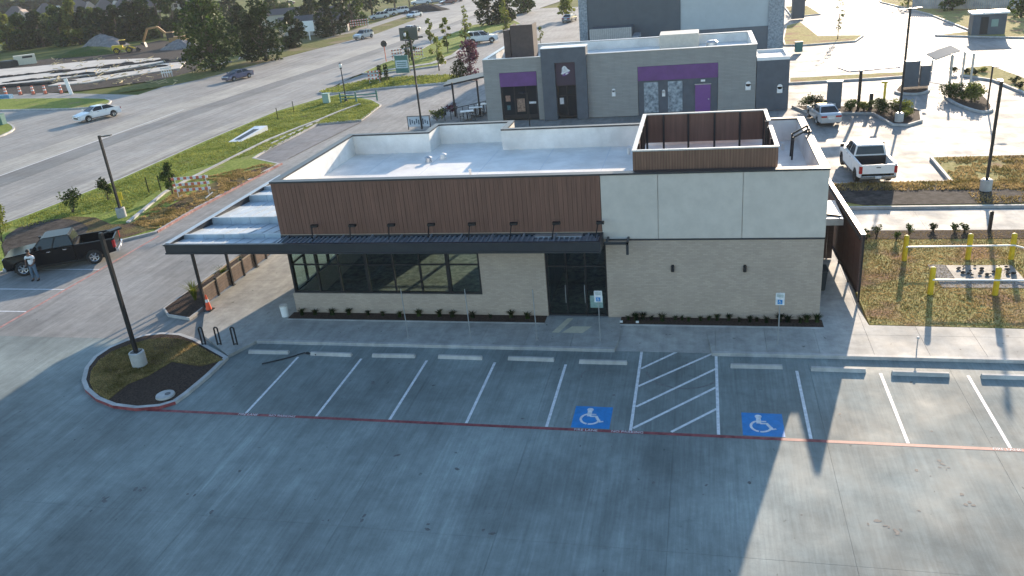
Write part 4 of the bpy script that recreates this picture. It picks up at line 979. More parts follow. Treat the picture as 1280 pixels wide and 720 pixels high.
def panel(mb, quad, inset, off):
    """glass panel standing proud of a quad (a,b,c,d)"""
    q = [Vector(p) for p in quad]; c = sum(q, Vector())/4; nrm = (q[1]-q[0]).cross(q[2]-q[0]).normalized()
    if nrm.dot(c-Vector((c.x*.3,0,c.z-.6))) < 0: nrm = -nrm
    pts = []
    for i, p in enumerate(q):
        e1 = (q[(i+1)%4]-p).normalized(); e2 = (q[i-1]-p).normalized(); pts.append(p+e1*inset+e2*inset+nrm*off)
    mb.add(pts, [(0,1,2,3)]); mb.add([p-nrm*off*.9 for p in pts], [(3,2,1,0)]); o = len(mb.v)-8
    for i in range(4): mb.f.append((o+i, o+4+i, o+4+(i+1)%4, o+(i+1)%4)); mb.m.append(0)
def cabin(parent, m, bx0, bx1, tx0, tx1, zb, zt, wb, wt, split=2, name='cabin'):
    B = [(bx0,-wb/2,zb),(bx1,-wb/2,zb),(bx1,wb/2,zb),(bx0,wb/2,zb)]; T = [(tx0,-wt/2,zt),(tx1,-wt/2,zt),(tx1,wt/2,zt),(tx0,wt/2,zt)]
    cb_ = MB().add(B+T, [(0,3,2,1),(4,5,6,7),(0,1,5,4),(1,2,6,5),(2,3,7,6),(3,0,4,7)])
    c_ = cb_.build(name, m, parent, bevel=.05, smooth=True)
    g = MB(); panel(g, [B[1],B[2],T[2],T[1]], .07, .012); g.build('windshield', M_CARG, c_)
    g = MB(); panel(g, [B[3],B[0],T[0],T[3]], .09, .012); g.build('rear_window', M_CARG, c_)
    for a, b_ in ((0,1),(3,2)):
        lb0, lb1, lt0, lt1 = (Vector(B[a]), Vector(B[b_]), Vector(T[a]), Vector(T[b_]))
        for k in range(split):
            u0, u1 = k/split, (k+1)/split
            q = [lb0.lerp(lb1,u0), lb0.lerp(lb1,u1), lt0.lerp(lt1,u1), lt0.lerp(lt1,u0)]
            g = MB(); panel(g, q, .045, .012); g.build('side_window', M_CARG, c_)
    return c_
def car(name, label, cat, x, y, hd, m, kind='sedan', sc_=1.0, rim=M_CHROME, group=None, tailgate_mark=False):
    t = thing(name, label, cat, (x, y, 0), math.radians(hd), group); t.scale = (sc_,)*3
    if kind == 'sedan':
        L, W = 4.75, 1.82; r = .33; ax = (-1.38, 1.42)
        o = [(-2.33,.30)]+arch(ax[0],.38,.24)+arch(ax[1],.38,.24)+[(2.30,.26),(2.37,.50),(2.33,.66),(2.10,.78),(1.05,.98),(-1.55,1.02),(-2.20,1.00),(-2.34,.88),(-2.37,.55)]
        rounded_body('body', o, W, m, t, .06, .10, 2.37)
        cabin(t, m, -1.80, 1.10, -1.05, .28, .97, 1.42, 1.60, 1.20)
        zt, zh, bz = .80, .62, .5
    elif kind == 'suv':
        L, W = 4.7, 1.86; r = .37; ax = (-1.38, 1.42)
        o = [(-2.30,.36)]+arch(ax[0],.43,.28)+arch(ax[1],.43,.28)+[(2.25,.32),(2.35,.60),(2.30,.86),(2.05,.98),(1.0,1.10),(-1.8,1.14),(-2.25,1.12),(-2.35,.9),(-2.36,.55)]
        rounded_body('body', o, W, m, t, .06, .08, 2.37)
        cabin(t, m, -2.25, 1.08, -1.95, .25, 1.08, 1.68, 1.66, 1.32, 3)
        zt, zh, bz = 1.0, .80, .55
        MB().box(-1.7, .1, -.62, -.58, 1.69, 1.73).box(-1.7, .1, .58, .62, 1.69, 1.73).build('roof_rail', M_BLACK, t)
    else:   # pickup
        L, W = 5.9, 2.02; r = .42; ax = (-1.72, 2.0)
        o = [(-.86,.42)]+arch(ax[1],.52,.40)+[(2.86,.40),(2.95,.62),(2.94,1.05),(2.80,1.18),(1.35,1.30),(-.86,1.32)]
        rounded_body('body', o, W, m, t, .06, .04, 2.95)
        cabin(t, m, -.86, 1.45, -.70, .72, 1.29, 1.92, 1.84, 1.52)
        bd = MB(); ob_ = [(-2.93,.55)]+arch(ax[0],.52,.45)+[(-.84,.45),(-.84,1.32),(-2.93,1.32)]
        n = len(ob_)
        for s_ in (-1, 1):
            ya, yb_ = s_*W/2*.985, s_*(W/2-.13)
            vs = [(px, ya, pz) for px, pz in ob_]+[(px, yb_, pz) for px, pz in ob_]
            fs = [tuple(range(n)) if s_ < 0 else tuple(range(n-1,-1,-1)), tuple(range(2*n-1,n-1,-1)) if s_ < 0 else tuple(range(n,2*n))]+[(i, (i+1)%n, (i+1)%n+n, i+n) for i in range(n)]
            MB().add(vs, fs).build('bed_side', m, t, bevel=.03, smooth=True)
        MB().box(-2.9, -.87, -W/2+.13, W/2-.13, .74, .80).box(-.92, -.865, -W/2+.13, W/2-.13, .80, 1.30).build('bed_floor', M_BLACK, t)
        tg = MB().box(-2.97, -2.88, -W/2+.10, W/2-.10, .78, 1.31).build('tailgate', m, t, bevel=.015)
        MB().box(-2.985, -2.972, -.12, .12, 1.12, 1.17).build('tailgate_handle', M_BLACK, tg)
        MB().box(-3.08, -2.90, -W/2+.08, W/2-.08, .50, .68).build('rear_bumper', M_CHROME, t, bevel=.02)
        MB().box(-3.095, -3.083, -.16, .16, .54, .66).build('number_plate', M_PAINT, t)
        zt, zh, bz = 1.02, .95, .6
        MB().box(2.90, 3.0, -.62, .62, .62, 1.0).build('grille', M_BLACK, t); MB().box(2.86, 3.03, -W/2+.12, W/2-.12, .42, .60).build('front_bumper', M_CHROME if m is not M_WHT else M_WHT, t, bevel=.02)
        for s_ in (-1, 1): MB().box(-.85, 1.5, s_*W/2-.05, s_*W/2+.06, .42, .47).build('running_board', M_BLACK, t)
    hl = L/2
    MB().box(ax[0]-.55, ax[1]+.55, -W/2+.30, W/2-.30, .22, .62).build('underbody', M_BLACK, t)
    for s_ in (-1, 1):
        for a in ax: wheel(t, a, s_*(W/2-.12), r, .24, s_, rim, 6 if kind == 'pickup' else 5)
        fx = hl-.10 if kind != 'pickup' else 2.86
        MB().box(fx-.16, fx+.08, s_*(W/2-.34)-.16, s_*(W/2-.34)+.16, zh-.02, zh+.14).build('headlight', M_HEAD, t, bevel=.02)
        rx = -hl+.02 if kind != 'pickup' else -2.93
        if kind == 'pickup': MB().box(rx-.045, rx+.10, s_*(W/2-.08)-.08, s_*(W/2-.08)+.10, .80, 1.22).build('taillight', M_REDL, t, bevel=.01)
        else: MB().box(rx-.05, rx+.12, s_*(W/2-.36)-.22, s_*(W/2-.36)+.22, zt-.06, zt+.08).build('taillight', M_REDL, t, bevel=.02)
        mx_ = 1.0 if kind != 'pickup' else 1.28
        zz = 1.0 if kind == 'sedan' else 1.16 if kind == 'suv' else 1.42
        mi = MB().beam((mx_-.05, s_*W*.43, zz), (mx_-.05, s_*W*.54, zz+.03), .05, .05).box(mx_-.14, mx_, s_*(W*.57)-.10, s_*(W*.57)+.10, zz-.04, zz+.16).build('mirror', m if kind != 'pickup' else M_BLACK, t)
        for hx in ((-.75, .15) if kind != 'pickup' else (-.45, .40)):
            MB().box(hx, hx+.20, s_*W/2*.98-.02, s_*W/2*.98+.025, (.88 if kind == 'sedan' else 1.0 if kind == 'suv' else 1.14), (.92 if kind == 'sedan' else 1.04 if kind == 'suv' else 1.18)).build('door_handle', M_CHROME, t)
    if kind != 'pickup':
        MB().box(-hl-.0, -hl+.05, -.24, .24, .60, .74).build('number_plate', M_PAINT, t); MB().box(hl-.06, hl+.01, -.45, .45, .42, .58).build('grille', M_BLACK, t)
    return t
P_BLK = mat('black_car_paint', (.004,.005,.008), .28, spec=.22); P_WHT = mat('white_car_paint', (.72,.73,.74), .3, coat=.8)
P_SLV = mat('silver_car_paint', (.50,.52,.53), .3, metal=.35, coat=.8); P_PUR = mat('slate_car_paint', (.12,.125,.20), .28, metal=.3, coat=1)
P_RED = mat('dark_red_car_paint', (.14,.02,.02), .3, coat=1); P_GRY = mat('grey_car_paint', (.16,.18,.20), .3, metal=.3, coat=1)
hd = math.degrees(math.atan2(12.88-14.79, -20.91+17.61))
ctr = Vector((-19.35, 13.75)) + Vector((0.45, .78))*.62*1.0
car('pickup_truck', 'black crew cab pickup truck parked at the mulch bank beside the man in white', 'pickup truck', ctr.x-.2, ctr.y+.1, hd, P_BLK, 'pickup', .98)
car('pickup_truck', 'white pickup truck with open bed parked behind the dark soil strip', 'pickup truck', 25.55, 29.05, 93, M_WHT, 'pickup', 1.0, rim=M_BLACK)
car('parked_car', 'white sedan parked facing the shrubs behind the roof, near the purple restaurant', 'car', 25.0, 43.75, 97, P_SLV, 'sedan', .93)
def dcar(lb, px, py, off, hd_, m, kind='sedan', s=.95, cat='car', nm='moving_car', grp='cars on the highway'):
    x, y = G(px, py); car(nm, lb, cat, x+off[0], y+off[1], hd_, m, kind, s, group=grp)
car('moving_car', 'white sedan driving on the highway near the side road, nearest on the left', 'car', -51.3, 58.6, 245, P_WHT, 'sedan', 1.05, group='cars on the highway')
dcar('slate blue sedan on the highway in front of the big round tree', 297, 100, (-.2,.6), 248, P_PUR)
dcar('pale suv with dark windscreen on the highway beyond the street lamps', 453, 49, (0,.8), 252, P_SLV, 'suv')
dcar('silver car half hidden behind the dark pylon sign on the highway', 514, 41, (0,.5), 75, P_SLV)
dcar('white suv side on in the far drive beyond the plum coloured tree', 602, 54, (0,.6), 12, P_WHT, 'suv', 1.1, nm='parked_car', grp=None)
dcar('white car at the far kerb of the highway near the parked row', 517, 22, (0,.8), 250, P_WHT)
pk = [(474,24,P_SLV,'suv','silver suv first in the far row beside the highway'),(485,20,P_SLV,'suv','silver suv second in the far row beside the highway'),(500,17,P_WHT,'suv','white car third in the far row, by the earth heap'),(527,6,P_WHT,'pickup','white pickup beyond the earth heap by the highway'),(545,4,P_GRY,'sedan','grey car near the top edge, right of the white pickup'),
      (560,5,P_RED,'sedan','dark red car at the far end of the roadside row'),(361,6,P_RED,'sedan','dark red car alone on the far yellow field'),(570,2,P_GRY,'suv','grey suv farthest in the roadside row')]
for px, py, m, kd, lb in pk: dcar(lb, px, py, (0,0), 200+px % 17, m, kd, 1.0, nm='parked_car', grp='cars parked beside the highway')
dcar('dark car tucked behind the left corner of the big store', 712, 27, (0,0), 80, P_GRY, nm='parked_car', grp=None)

# ================================================================ STREET FURNITURE
def light_pole(lb, x, y, h, arms, base=True, w_=.13, hd=0, z0=.1):
    t = thing('light_pole', lb, 'light pole', (x, y, z0), math.radians(hd), 'black parking lot light poles')
    zb = 0
    if base:
        MB().cyl((0,0,-.2), (0,0,.62), .30, n=22).cyl((0,0,.62), (0,0,.64), .30, .27, 22).build('concrete_base', M_KERB, t, smooth='auto'); zb = .64
        MB().box(-.17, .17, -.17, .17, .64, .67).build('base_plate', M_BLACK, t)
    MB().box(-w_/2, w_/2, -w_/2, w_/2, zb+.03, h).build('pole', M_BLACK, t)
    for a in arms:
        r = math.radians(a); c, s = math.cos(r), math.sin(r)
        MB().beam((0,0,h-.08), (c*.35,s*.35,h-.06), .05, .06).beam((c*.30,s*.30,h-.06), (c*.78,s*.78,h-.04), .26, .07).build('lamp_head', M_BLACK, t)
    return t
light_pole('tall black pole with concrete base in the dark mulch island at the front left', -6.4, 2.95, 5.75, (65,), z0=.12)
light_pole('black pole with concrete base on the grass bank behind the black pickup', -21.5, 22.35, 5.45, (10,), z0=.12)
light_pole('black pole on a round concrete base on the soil strip right of the white pickup', 30.9, 24.6, 5.85, (80,), z0=.12)
light_pole('tallest black pole, two headed, at the tip of the shrub bed near the white sedan', 30.0, 41.9, 7.95, (15, 195), z0=.12)
light_pole('thin black pole in the small round shrub bed at the right', 37.17, 46.47, 2.9, (10,), False, .10)
light_pole('black pole rising behind the restaurant roof at the menu panel', -8.3, 46.2, 7.7, (160,), False, .13, z0=0)
light_pole('thin black pole standing before the purple restaurant window', 1.6, 45.6, 2.9, (170,), False, .08, z0=0)
for px, py, top, lb in ((659-594+595,0,0,''),):
    pass
x, y = G(1236, 292); tag(MB().box(x-.07, x+.07, y-.07, y+.07, .1, 1.12).build('short_post', M_BLACK), 'short black post in the mulch behind the yellow posts', 'post')
x, y = G(1146, 497)
def deco_lamp(lb, x, y, h):
    t = thing('street_lamp', lb, 'street lamp', (x, y, .1), 0, 'decorative street lamps by the highway')
    MB().cyl((0,0,0), (0,0,.5), .22, .12, 12).cyl((0,0,.5), (0,0,h-.7), .07, .05, 10).build('pole', M_BLACK, t)
    MB().cyl((0,0,h-.7), (0,0,h-.62), .1, .16, 10).cyl((0,0,h-.15), (0,0,h-.05), .2, .05, 10).build('lamp_collar', M_BLACK, t)
    MB().ball((0,0,h-.38), .17, .17, .27).build('lamp_globe', M_WHT, t, smooth=True)
deco_lamp('black street lamp with white globe on the grass tip beside the entrance drive', -21.95, 61.42, 4.2)
x, y = G(512, 90); deco_lamp('black street lamp with white globe behind the teal sign', x, y, 5.0)

def stop_sign_posts():
    pass
# yellow guard posts with white rails (gas meter guard)
bp0 = [(24.76,14.44),(27.38,14.58),(29.1,14.58),(24.98,10.73),(27.35,10.71),(30.0,10.7)]
nm = ['behind on the left','behind in the middle, in the light streak','behind on the right','front left one','front middle one','front right one, at the picture edge']
for (x, y), n_ in zip(bp0, nm):
    t = MB().cyl((0,0,0), (0,0,1.16), .11, n=16).ball((0,0,1.16), .11, .11, .06, 16, 6)
    tag(t.build('guard_post', M_YEL, None, 'auto', (x, y, .1)), 'yellow steel guard post on the east lawn, %s' % n_, 'post', 'yellow guard posts')
def rail(lb, pts, z):
    m_ = MB()
    for a, b_ in zip(pts[:-1], pts[1:]): m_.cyl((*a, z), (*b_, z), .035, n=10)
    tag(m_.build('guard_rail', M_WHT, None, 'auto'), lb, 'rail', 'white rails of the yellow guard posts')
rail('white pipe rail joining the rear row of yellow posts', [(24.76,14.34),(29.1,14.48),(31.0,12.4)], .80)
rail('white pipe rail joining the front row of yellow posts', [(24.98,10.63),(30.0,10.6),(32,10.6)], .80)
M_PAD = concrete_mat('pad_concrete', .22, .3, streak=(2,2,1)); M_GRAV0 = mat('pale_gravel', (.24,.22,.20), .95, var=.6, scale=12, bump=.8, bscale=14)
pad = thing('equipment_pad', 'concrete pad strewn with debris between the yellow posts', 'concrete pad', (0,0,0))
MB().box(26.3, 28.9, 12.0, 13.8, .05, .15).build('pad', M_PAD, pad); MB().box(25.6, 29.2, 11.4, 12.0, .05, .135).box(25.6, 26.3, 12.0, 13.9, .05, .135).build('gravel_border', M_GRAV0, pad)
rnd = random.Random(8); dm = MB()
for _ in range(26):
    x, y = rnd.uniform(26.5, 28.7), rnd.uniform(12.6, 13.7); s_ = rnd.uniform(.04, .11); dm.ball((x, y, .2), s_, s_*.8, s_*.5, 6, 4)
tag(dm.build('debris', M_SOIL, pad), kind='stuff')
# sign posts
def ada_sign(lb, x, y, h=2.15):
    t = thing('accessible_parking_sign', lb, 'sign', (x, y, .13), 0, 'accessible parking signs')
    MB().cyl((0,0,0), (0,0,h), .022, n=8).build('post', M_ALU, t)
    f_ = MB().box(-.155, .155, -.035, -.024, h-.48, h).build('sign_plate', M_PAINT, t)
    mb = MB(); mb.box(-.085, .085, -.039, -.0355, h-.44, h-.27); mb.build('blue_square', M_BLUE, f_)
    wc = MB(); wheelchair(wc, 0, 0, .13, 0); wc.v = [(p[0], -.041-p[2], h-.355+p[1]) for p in wc.v]; wc.build('access_symbol', M_PAINT, f_)
    G_ = mat('sign_green', (.02,.16,.09), .5)
    for k, tx in enumerate(('RESERVED', 'PARKING')):
        o = link('lettering', text_mesh(tx, .052, G_), f_, (0, -.038, h-.09-.06*k)); o.rotation_euler.x = PI/2
ada_sign('white and blue accessible parking sign on a post before the glass door', 12.08, 5.98, 2.15)
ada_sign('white and blue accessible parking sign on a post near the right building corner', 18.7, 6.02, 2.1)
for x, lb in ((4.18,'leftmost, before the left storefront'),(6.85,'second, before the right end of the storefront'),(9.58,'third, left of the glass door')):
    t = thing('bare_sign_post', 'bare galvanised sign post without plate, %s' % lb, 'post', (x, 5.9, .13), 0, 'bare galvanised posts on the walk')
    MB().cyl((0,0,0), (-.02,0,2.2), .02, n=8).build('post', M_ALU, t); MB().cyl((0,0,0), (0,0,.03), .05, n=10).build('base_plate', M_ALU, t)
# bike loops
for x, y, lb in ((-4.64,4.87,'left'),(-3.93,4.9,'middle'),(-3.18,4.93,'right')):
    m_ = MB(); hh = .84; w2 = .075
    pts = [(-w2,0,0),(-w2,0,hh-.07)]+[(w2*-math.cos(a),0,hh-.07+.07*math.sin(a)) for a in (.5,1.05,1.57,2.1,2.65)]+[(w2,0,hh-.07),(w2,0,0)]
    for a, b_ in zip(pts[:-1], pts[1:]): m_.cyl(a, b_, .034, n=8)
    m_.box(-.12, .12, -.06, .06, 0, .015).box(-w2, w2, -.02, .02, .05, .08)
    o = m_.build('bike_rack', M_BLACK, None, 'auto', (x, y, .10)); o.rotation_euler = (0, 0, math.radians(8))
    tag(o, 'narrow black bike rack loop, the %s one of three by the mulch island' % lb, 'bike rack', 'black bike rack loops')
# traffic cone
t = thing('traffic_cone', 'orange traffic cone with white band at the foot of the canopy post', 'cone', (-6.45, 8.25, .13))
MB().box(-.19, .19, -.19, .19, 0, .05).build('base', M_BLACK, t, bevel=.01); cnm = MB().cyl((0,0,.05), (0,0,.78), .135, .03, 16).build('cone', M_ORNG, t, 'auto')
MB().cyl((0,0,.42), (0,0,.56), .090, .066, 16, caps=False).build('white_band', M_PAINT, cnm, 'auto'); 
# white bucket by the building corner
t = thing('white_bucket', 'white plastic bucket with lid standing by the left brick corner', 'bucket', (-2.3, 7.75, .13))
MB().cyl((0,0,0), (0,0,.50), .15, .18, 16).build('bucket', M_WHT, t, 'auto'); MB().cyl((0,0,.50), (0,0,.54), .19, .18, 16).build('lid', M_ALU, t)
# reflected sunlight on the walk, painted as flat cream quads
tag(MB().add([(10.05,6.6,.14),(10.35,6.6,.14),(10.75,7.95,.14),(10.5,7.95,.14)], [(0,1,2,3)]).build('painted_sun_strip', mat('painted_sun_cream', (.55,.50,.37), .8, var=.1)), 'narrow patch of reflected sunlight painted cream on the walk before the glass door', 'strip')
tag(MB().add([(10.45,6.6,.141),(11.3,6.6,.141),(11.6,7.2,.141),(10.8,7.2,.141)], [(0,1,2,3)]).build('painted_sun_patch', MATS['painted_sun_cream']), 'broad patch of reflected sunlight painted cream on the walk before the glass door', 'sheet')
for x, y in ((12.75,7.62),(13.4,7.6)): tag(MB().box(x-.06, x+.06, y-.03, y+.03, .15, .22).build('paper_scrap', M_PAINT), 'small white scrap at the bed edge, %s' % ('nearer the door' if x < 13 else 'farther right in the mulch'), 'litter')
x, y = G(1145.5, 440); t = MB().cyl((x,y,.13), (x,y,.55), .02, n=6).ball((x,y,.56), .05); tag(t.build('survey_stake', M_ALU), 'small pale stake standing on the sunlit walk by the lawn', 'stake')
# patio fence of slatted panels
pf = thing('patio_fence', 'low wooden board fence between black posts along the planter under the canopy', 'fence', (-6.95, 8.65, .13))
fy = [0, 1.27, 2.55, 3.75, 4.95, 6.1, 7.25, 8.4, 9.2]
for a, b_ in zip(fy[:-1], fy[1:]):
    for j in range(5): MB().box(.0, .04, a+.07, b_-.07, .08+j*.145, .08+j*.145+.132).build('board', mat('grey_brown_board', (.14,.10,.08), .7, var=.25, scale=3), pf)
    MB().box(-.02, .06, a+.06, b_-.06, .81, .85).build('rail', mat('tan_rail', (.33,.26,.18), .6, var=.1), pf)
for a in fy[1::2]: MB().box(-.03, .07, a-.05, a+.05, 0, .95).build('post', M_BLACK, pf)
MB().box(-.22, -.14, .3, 9.2, .98, 1.04).build('top_rail', MATS['tan_rail'], pf)
for a in fy[::2]: MB().box(-.14, -.0, a+.10, a+.16, .90, 1.0).build('bracket', M_BLACK, pf)

# barricade on the verge
def stripes(parent, x0, x1, z, h, y=-.03):
    k = 0; x = x0; 
    while x < x1-.05:
        a, b_ = x, min(x1, x+.22)
        MB().add([(a,y,z),(b_,y,z),(b_,y,z+h),(a,y,z+h)], [(0,1,2,3)]).build('stripe', M_ORNGD if k % 2 == 0 else M_PAINT, parent); x += .22; k += 1
M_ORNGD = mat('reflective_orange', (.55,.13,.07), .5, var=.1)
def barricade(lb, x, y, wd=2.5, hd=0, sc_=1):
    t = thing('barricade', lb, 'barricade', (x, y, .12), math.radians(hd), 'striped road barricades'); t.scale = (sc_,)*3
    for z in (.45, .85, 1.28):
        b_ = MB().box(-wd/2, wd/2, -.028, 0, z, z+.19).build('board', M_PAINT, t); stripes(b_, -wd/2, wd/2, z, .19)
    for s_ in (-.42, .42): MB().box(s_*wd-.03, s_*wd+.03, 0, .05, 0, 1.5).box(s_*wd-.04, s_*wd+.04, -.7, .7, 0, .05).build('stand', M_ALU, t)
x, y = G(243, 248); barricade('three board striped barricade across the sidewalk strip on the verge', x, y, 2.6, 12)
x, y = G(469, 105); barricade('small striped barricade on the entrance island before the two dark posts', x, y, 1.5, 10)
x, y = G(497, 76); barricade('striped barricade left of the teal sign', x, y, 1.5, 30)
x, y = G(524, 74); barricade('striped barricade right of the teal sign', x, y, 1.7, -20)
x, y = G(507, 36); barricade('orange barricade beside the highway below the parked cars', *G(448, 36), 4.0, 30, 1.2)
for px, py, lb in ((476,103,'left'),(484,102,'right')):
    x, y = G(px, py); t = thing('bollard_shrub', 'slim dark column shrub on the entrance island, the %s of two' % lb, 'shrub', (x, y, .1), 0, 'slim dark column shrubs')
    fol_obj('foliage', [((0,0,.3+.35*k), .28, 1.2) for k in range(5)], 300, .12, M_LEAFD, t, px); MB().cyl((0,0,0), (0,0,1.2), .04, n=6).build('stem', M_BARK, t)
# drain headwall on the verge
x, y = G(319, 171); t = thing('drain_inlet', 'concrete drain inlet with sloped white apron in the grass verge', 'drain', (x-.6, y, .1), math.radians(0))
MB().add([(-.75,-2.4,.05),(.5,-2.4,.05),(.8,2.2,.45),(-.5,2.2,.45),(-.75,-2.4,-.1),(.5,-2.4,-.1),(.8,2.2,-.1),(-.5,2.2,-.1)], [(0,1,2,3),(0,4,5,1),(1,5,6,2),(2,6,7,3),(3,7,4,0)]).build('apron', M_WHT, t)
MB().add([(-.4,-1.9,.12),(.2,-1.9,.12),(.5,1.2,.375),(-.15,1.2,.375)], [(0,1,2,3)]).build('opening', M_BLACK, t)
# kerb blocks by the visitors' bay
for k in range(6):
    u = k/5; a = G(338+u*54, 179.5-u*26); o = MB().box(-.62, .62, -.12, .12, 0, .17).build('kerb_block', M_KERB, None, False, (a[0]+.45, a[1], .0)); o.rotation_euler.z = math.radians(90)
    tag(o, 'pale concrete kerb block edging the grey bay, number %s from the near end' % ('one','two','three','four','five','six')[k], 'kerb block', 'kerb blocks along the grey bay')
# utility boxes
def ubox(lb, px, py, w_, d_, h_, m, nm='utility_box', z=.1):
    x, y = G(px, py); t = thing(nm, lb, nm.replace('_', ' '), (x, y, z), .1)
    MB().box(-w_/2, w_/2, -d_/2, d_/2, 0, h_).build('cabinet', m, t, bevel=.03); MB().box(-w_/2-.04, w_/2+.04, -d_/2-.04, d_/2+.04, h_, h_+.06).build('lid', m, t)
M_TEAL = mat('utility_green', (.05,.16,.14), .5, var=.1)
ubox('small pale green utility box on the grass near the street lamp', 409, 130, .7, .6, 1.0, mat('pale_green', (.25,.38,.33), .5), z=.1)
ubox('dark green utility cabinet beside the lane at the far lawn', 998, 66, .8, .6, 1.1, M_TEAL)
ubox('green box at the left picture edge on the road corner', 2, 157, 1.0, .8, 1.2, M_TEAL)
t = thing('pipe_rack', 'low teal frame with rails on the grass tip by the street lamp', 'frame', (*G(455,128), .1), .15)
MB().beam((-2.6,0,.75), (1.6,0,.75), .12).beam((-2.6,0,.45), (1.6,0,.45), .10).build('rail', M_TEAL, t)
for x in (-2.5, -.8, 1.5): MB().box(x-.08, x+.08, -.08, .08, 0, 1.1).build('post', M_TEAL, t)
# yellow placard, small stakes on the verge
x, y = G(153, 262); tag(MB().box(x-.28, x+.28, y-.02, y+.02, .7, 1.25).box(x-.03, x+.03, y-.02, y+.02, .1, .7).build('yellow_placard', M_YEL), 'small yellow placard behind the light pole on the verge', 'sign')
for px, py in ((187,243),(202,241),(348,151),(368,142)):
    x, y = G(px, py); tag(MB().box(x-.03, x+.03, y-.03, y+.03, .1, 1.3).build('marker_post', M_LEAFD), 'thin dark marker post in the verge grass, %s' % {187:'left of the near pair',202:'right of the near pair',348:'left of the far pair',368:'right of the far pair'}[px], 'marker post', 'thin marker posts in the verge')
# banner frame at the menu panel
t = thing('banner_sign', 'white lettered banner panel standing at the drive behind the roof', 'sign', (-8.55, 46.3, 0), 0)
MB().box(-1.0, 1.0, -.03, .03, .25, 1.15).build('banner', mat('banner_pale', (.50,.55,.60), .6), t); MB().box(-1.05, -1.0, -.05, .05, 0, 1.2).box(1.0, 1.05, -.05, .05, 0, 1.2).box(-1.0, 1.0, -.05, .05, 1.15, 1.2).build('frame', M_BLACK, t)
rnd = random.Random(3)
lm = MB()
for k in range(9):
    x = -.85+k*.2; lm.box(x, x+.11, -.034, -.031, .45+.1*(k % 2), .95-.1*(k % 3))
lm.build('print', mat('print_dark', (.06,.09,.13), .6), t)
# teal post sign and pylon by the highway
x, y = G(513, 92); t = thing('monument_sign', 'teal and white ground sign between the two striped barricades', 'sign', (x-1.1, y+.4, .1), -.1)
t.scale = (.55,)*3; MB().box(-1.7, 1.7, -.25, .25, 0, 4.0).build('sign_body', M_TEAL, t); MB().box(-1.55, 1.55, -.29, -.25, 1.1, 2.9).build('white_panel', mat('pale_panel', (.45,.55,.58), .5, var=.1), t)
for z in (1.45, 1.9, 2.35): MB().box(-1.2, 1.2, -.31, -.29, z, z+.18).build('print', M_TEAL, t)
x, y = G(505, 80); t = thing('pylon_sign', 'dark pylon sign board seen from behind above the teal sign', 'sign', (x+.2, y+3, .1), .1)
t.scale = (.55,)*3; MB().box(-2.4, 2.4, -.2, .2, 5.0, 8.2).build('sign_board', mat('sign_back', (.07,.08,.07), .6), t); MB().box(-.2, .2, -.2, .2, 0, 5).build('post', M_BLACK, t); MB().box(2.4, 3.6, -.1, .1, 5.4, 5.8).build('bracket', M_BLACK, t)
x, y = G(483, 78); t = thing('stop_sign', 'back of a stop sign on a striped post at the drive exit', 'sign', (x, y, .1), .1)
MB().box(-.05, .05, -.05, .05, 0, 2.2).build('post', M_ORNGD, t); MB().cyl((0,-.03,2.5), (0,.0,2.5), .48, n=8).build('sign_plate', M_BLACK, t)
x, y = G(388+0, 50); tag(MB().box(x-1.2, x+1.2, y-.05, y+.05, 1.6, 3.6).box(x-.1, x+.1, y-.05, y+.05, 0, 1.6).build('white_board', M_WHT), 'blank white board standing in tall grass by the trees', 'sign')

# drive through things
x, y = G(1045, 118); t = thing('menu_board', 'dark menu board with pale top in the shrub bed behind the white sedan', 'menu board', (24.24+1.9, 46.9, .1), -.15)
MB().box(-.55, .55, -.18, .18, .15, 2.25).build('cabinet', M_B2D, t); MB().box(-.6, .6, -.26, .26, 2.25, 2.33).build('cap', M_WHT, t)
t = thing('order_canopy', 'flat order canopy with dark and pale pattern on one black post', 'canopy', (28.0, 46.9, .1), .25)
MB().box(-.09, .09, -.09, .09, 0, 3.1).build('post', M_BLACK, t)
ct = MB().box(-1.3, 2.6, -.9, 1.4, 3.1, 3.2).build('canopy_top', mat('canopy_pale', (.22,.24,.30), .5), t); 
for a, c_ in ((-1.2, -.8), (-.2, -.3), (.8, .2), (1.7, .6)): MB().box(a, a+.8, c_, c_+.7, 3.202, 3.22).build('pale_panel', M_PAINT, ct)
tag(MB().box(28.75, 29.0, 46.6, 46.85, .1, 1.35).build('speaker_post', M_BLACK), 'short dark speaker post beside the yellow clearance post', 'post')
t = thing('clearance_post', 'tall yellow clearance post in the shrub bed', 'post', (29.8, 46.6, .1)); MB().cyl((0,0,0), (0,0,2.1), .09, n=12).build('post', M_YEL, t); MB().box(-.3, .15, -.05, .05, 2.0, 2.15).build('arm', M_YEL, t)
x, y = G(1143, 112); t = thing('menu_board', 'double dark menu board in the small bed left of the light streak', 'menu board', (x, y, .1), .1)
MB().box(-1.0, .2, -.2, .2, .2, 2.3).build('cabinet', M_B2D, t); MB().box(.35, 1.1, -.2, .2, .2, 1.9).build('side_cabinet', M_B2D, t); MB().box(-1.05, 1.15, -.26, .26, 2.3, 2.38).build('cap', M_WHT, t)
x, y = G(1178, 88); t = thing('slanted_canopy', 'slanted dark canopy over the far order lane', 'canopy', (x-.2, y, 0), .2); t.scale = (.62,)*3
MB().add([(-1.6,-1.6,1.9),(1.9,-1.6,2.9),(1.9,1.6,3.3),(-1.6,1.6,2.3),(-1.6,-1.6,2.0),(1.9,-1.6,3.0),(1.9,1.6,3.4),(-1.6,1.6,2.4)], [(0,3,2,1),(4,5,6,7),(0,1,5,4),(1,2,6,5),(2,3,7,6),(3,0,4,7)]).build('canopy_top', mat('canopy_teal', (.10,.16,.17), .5), t)
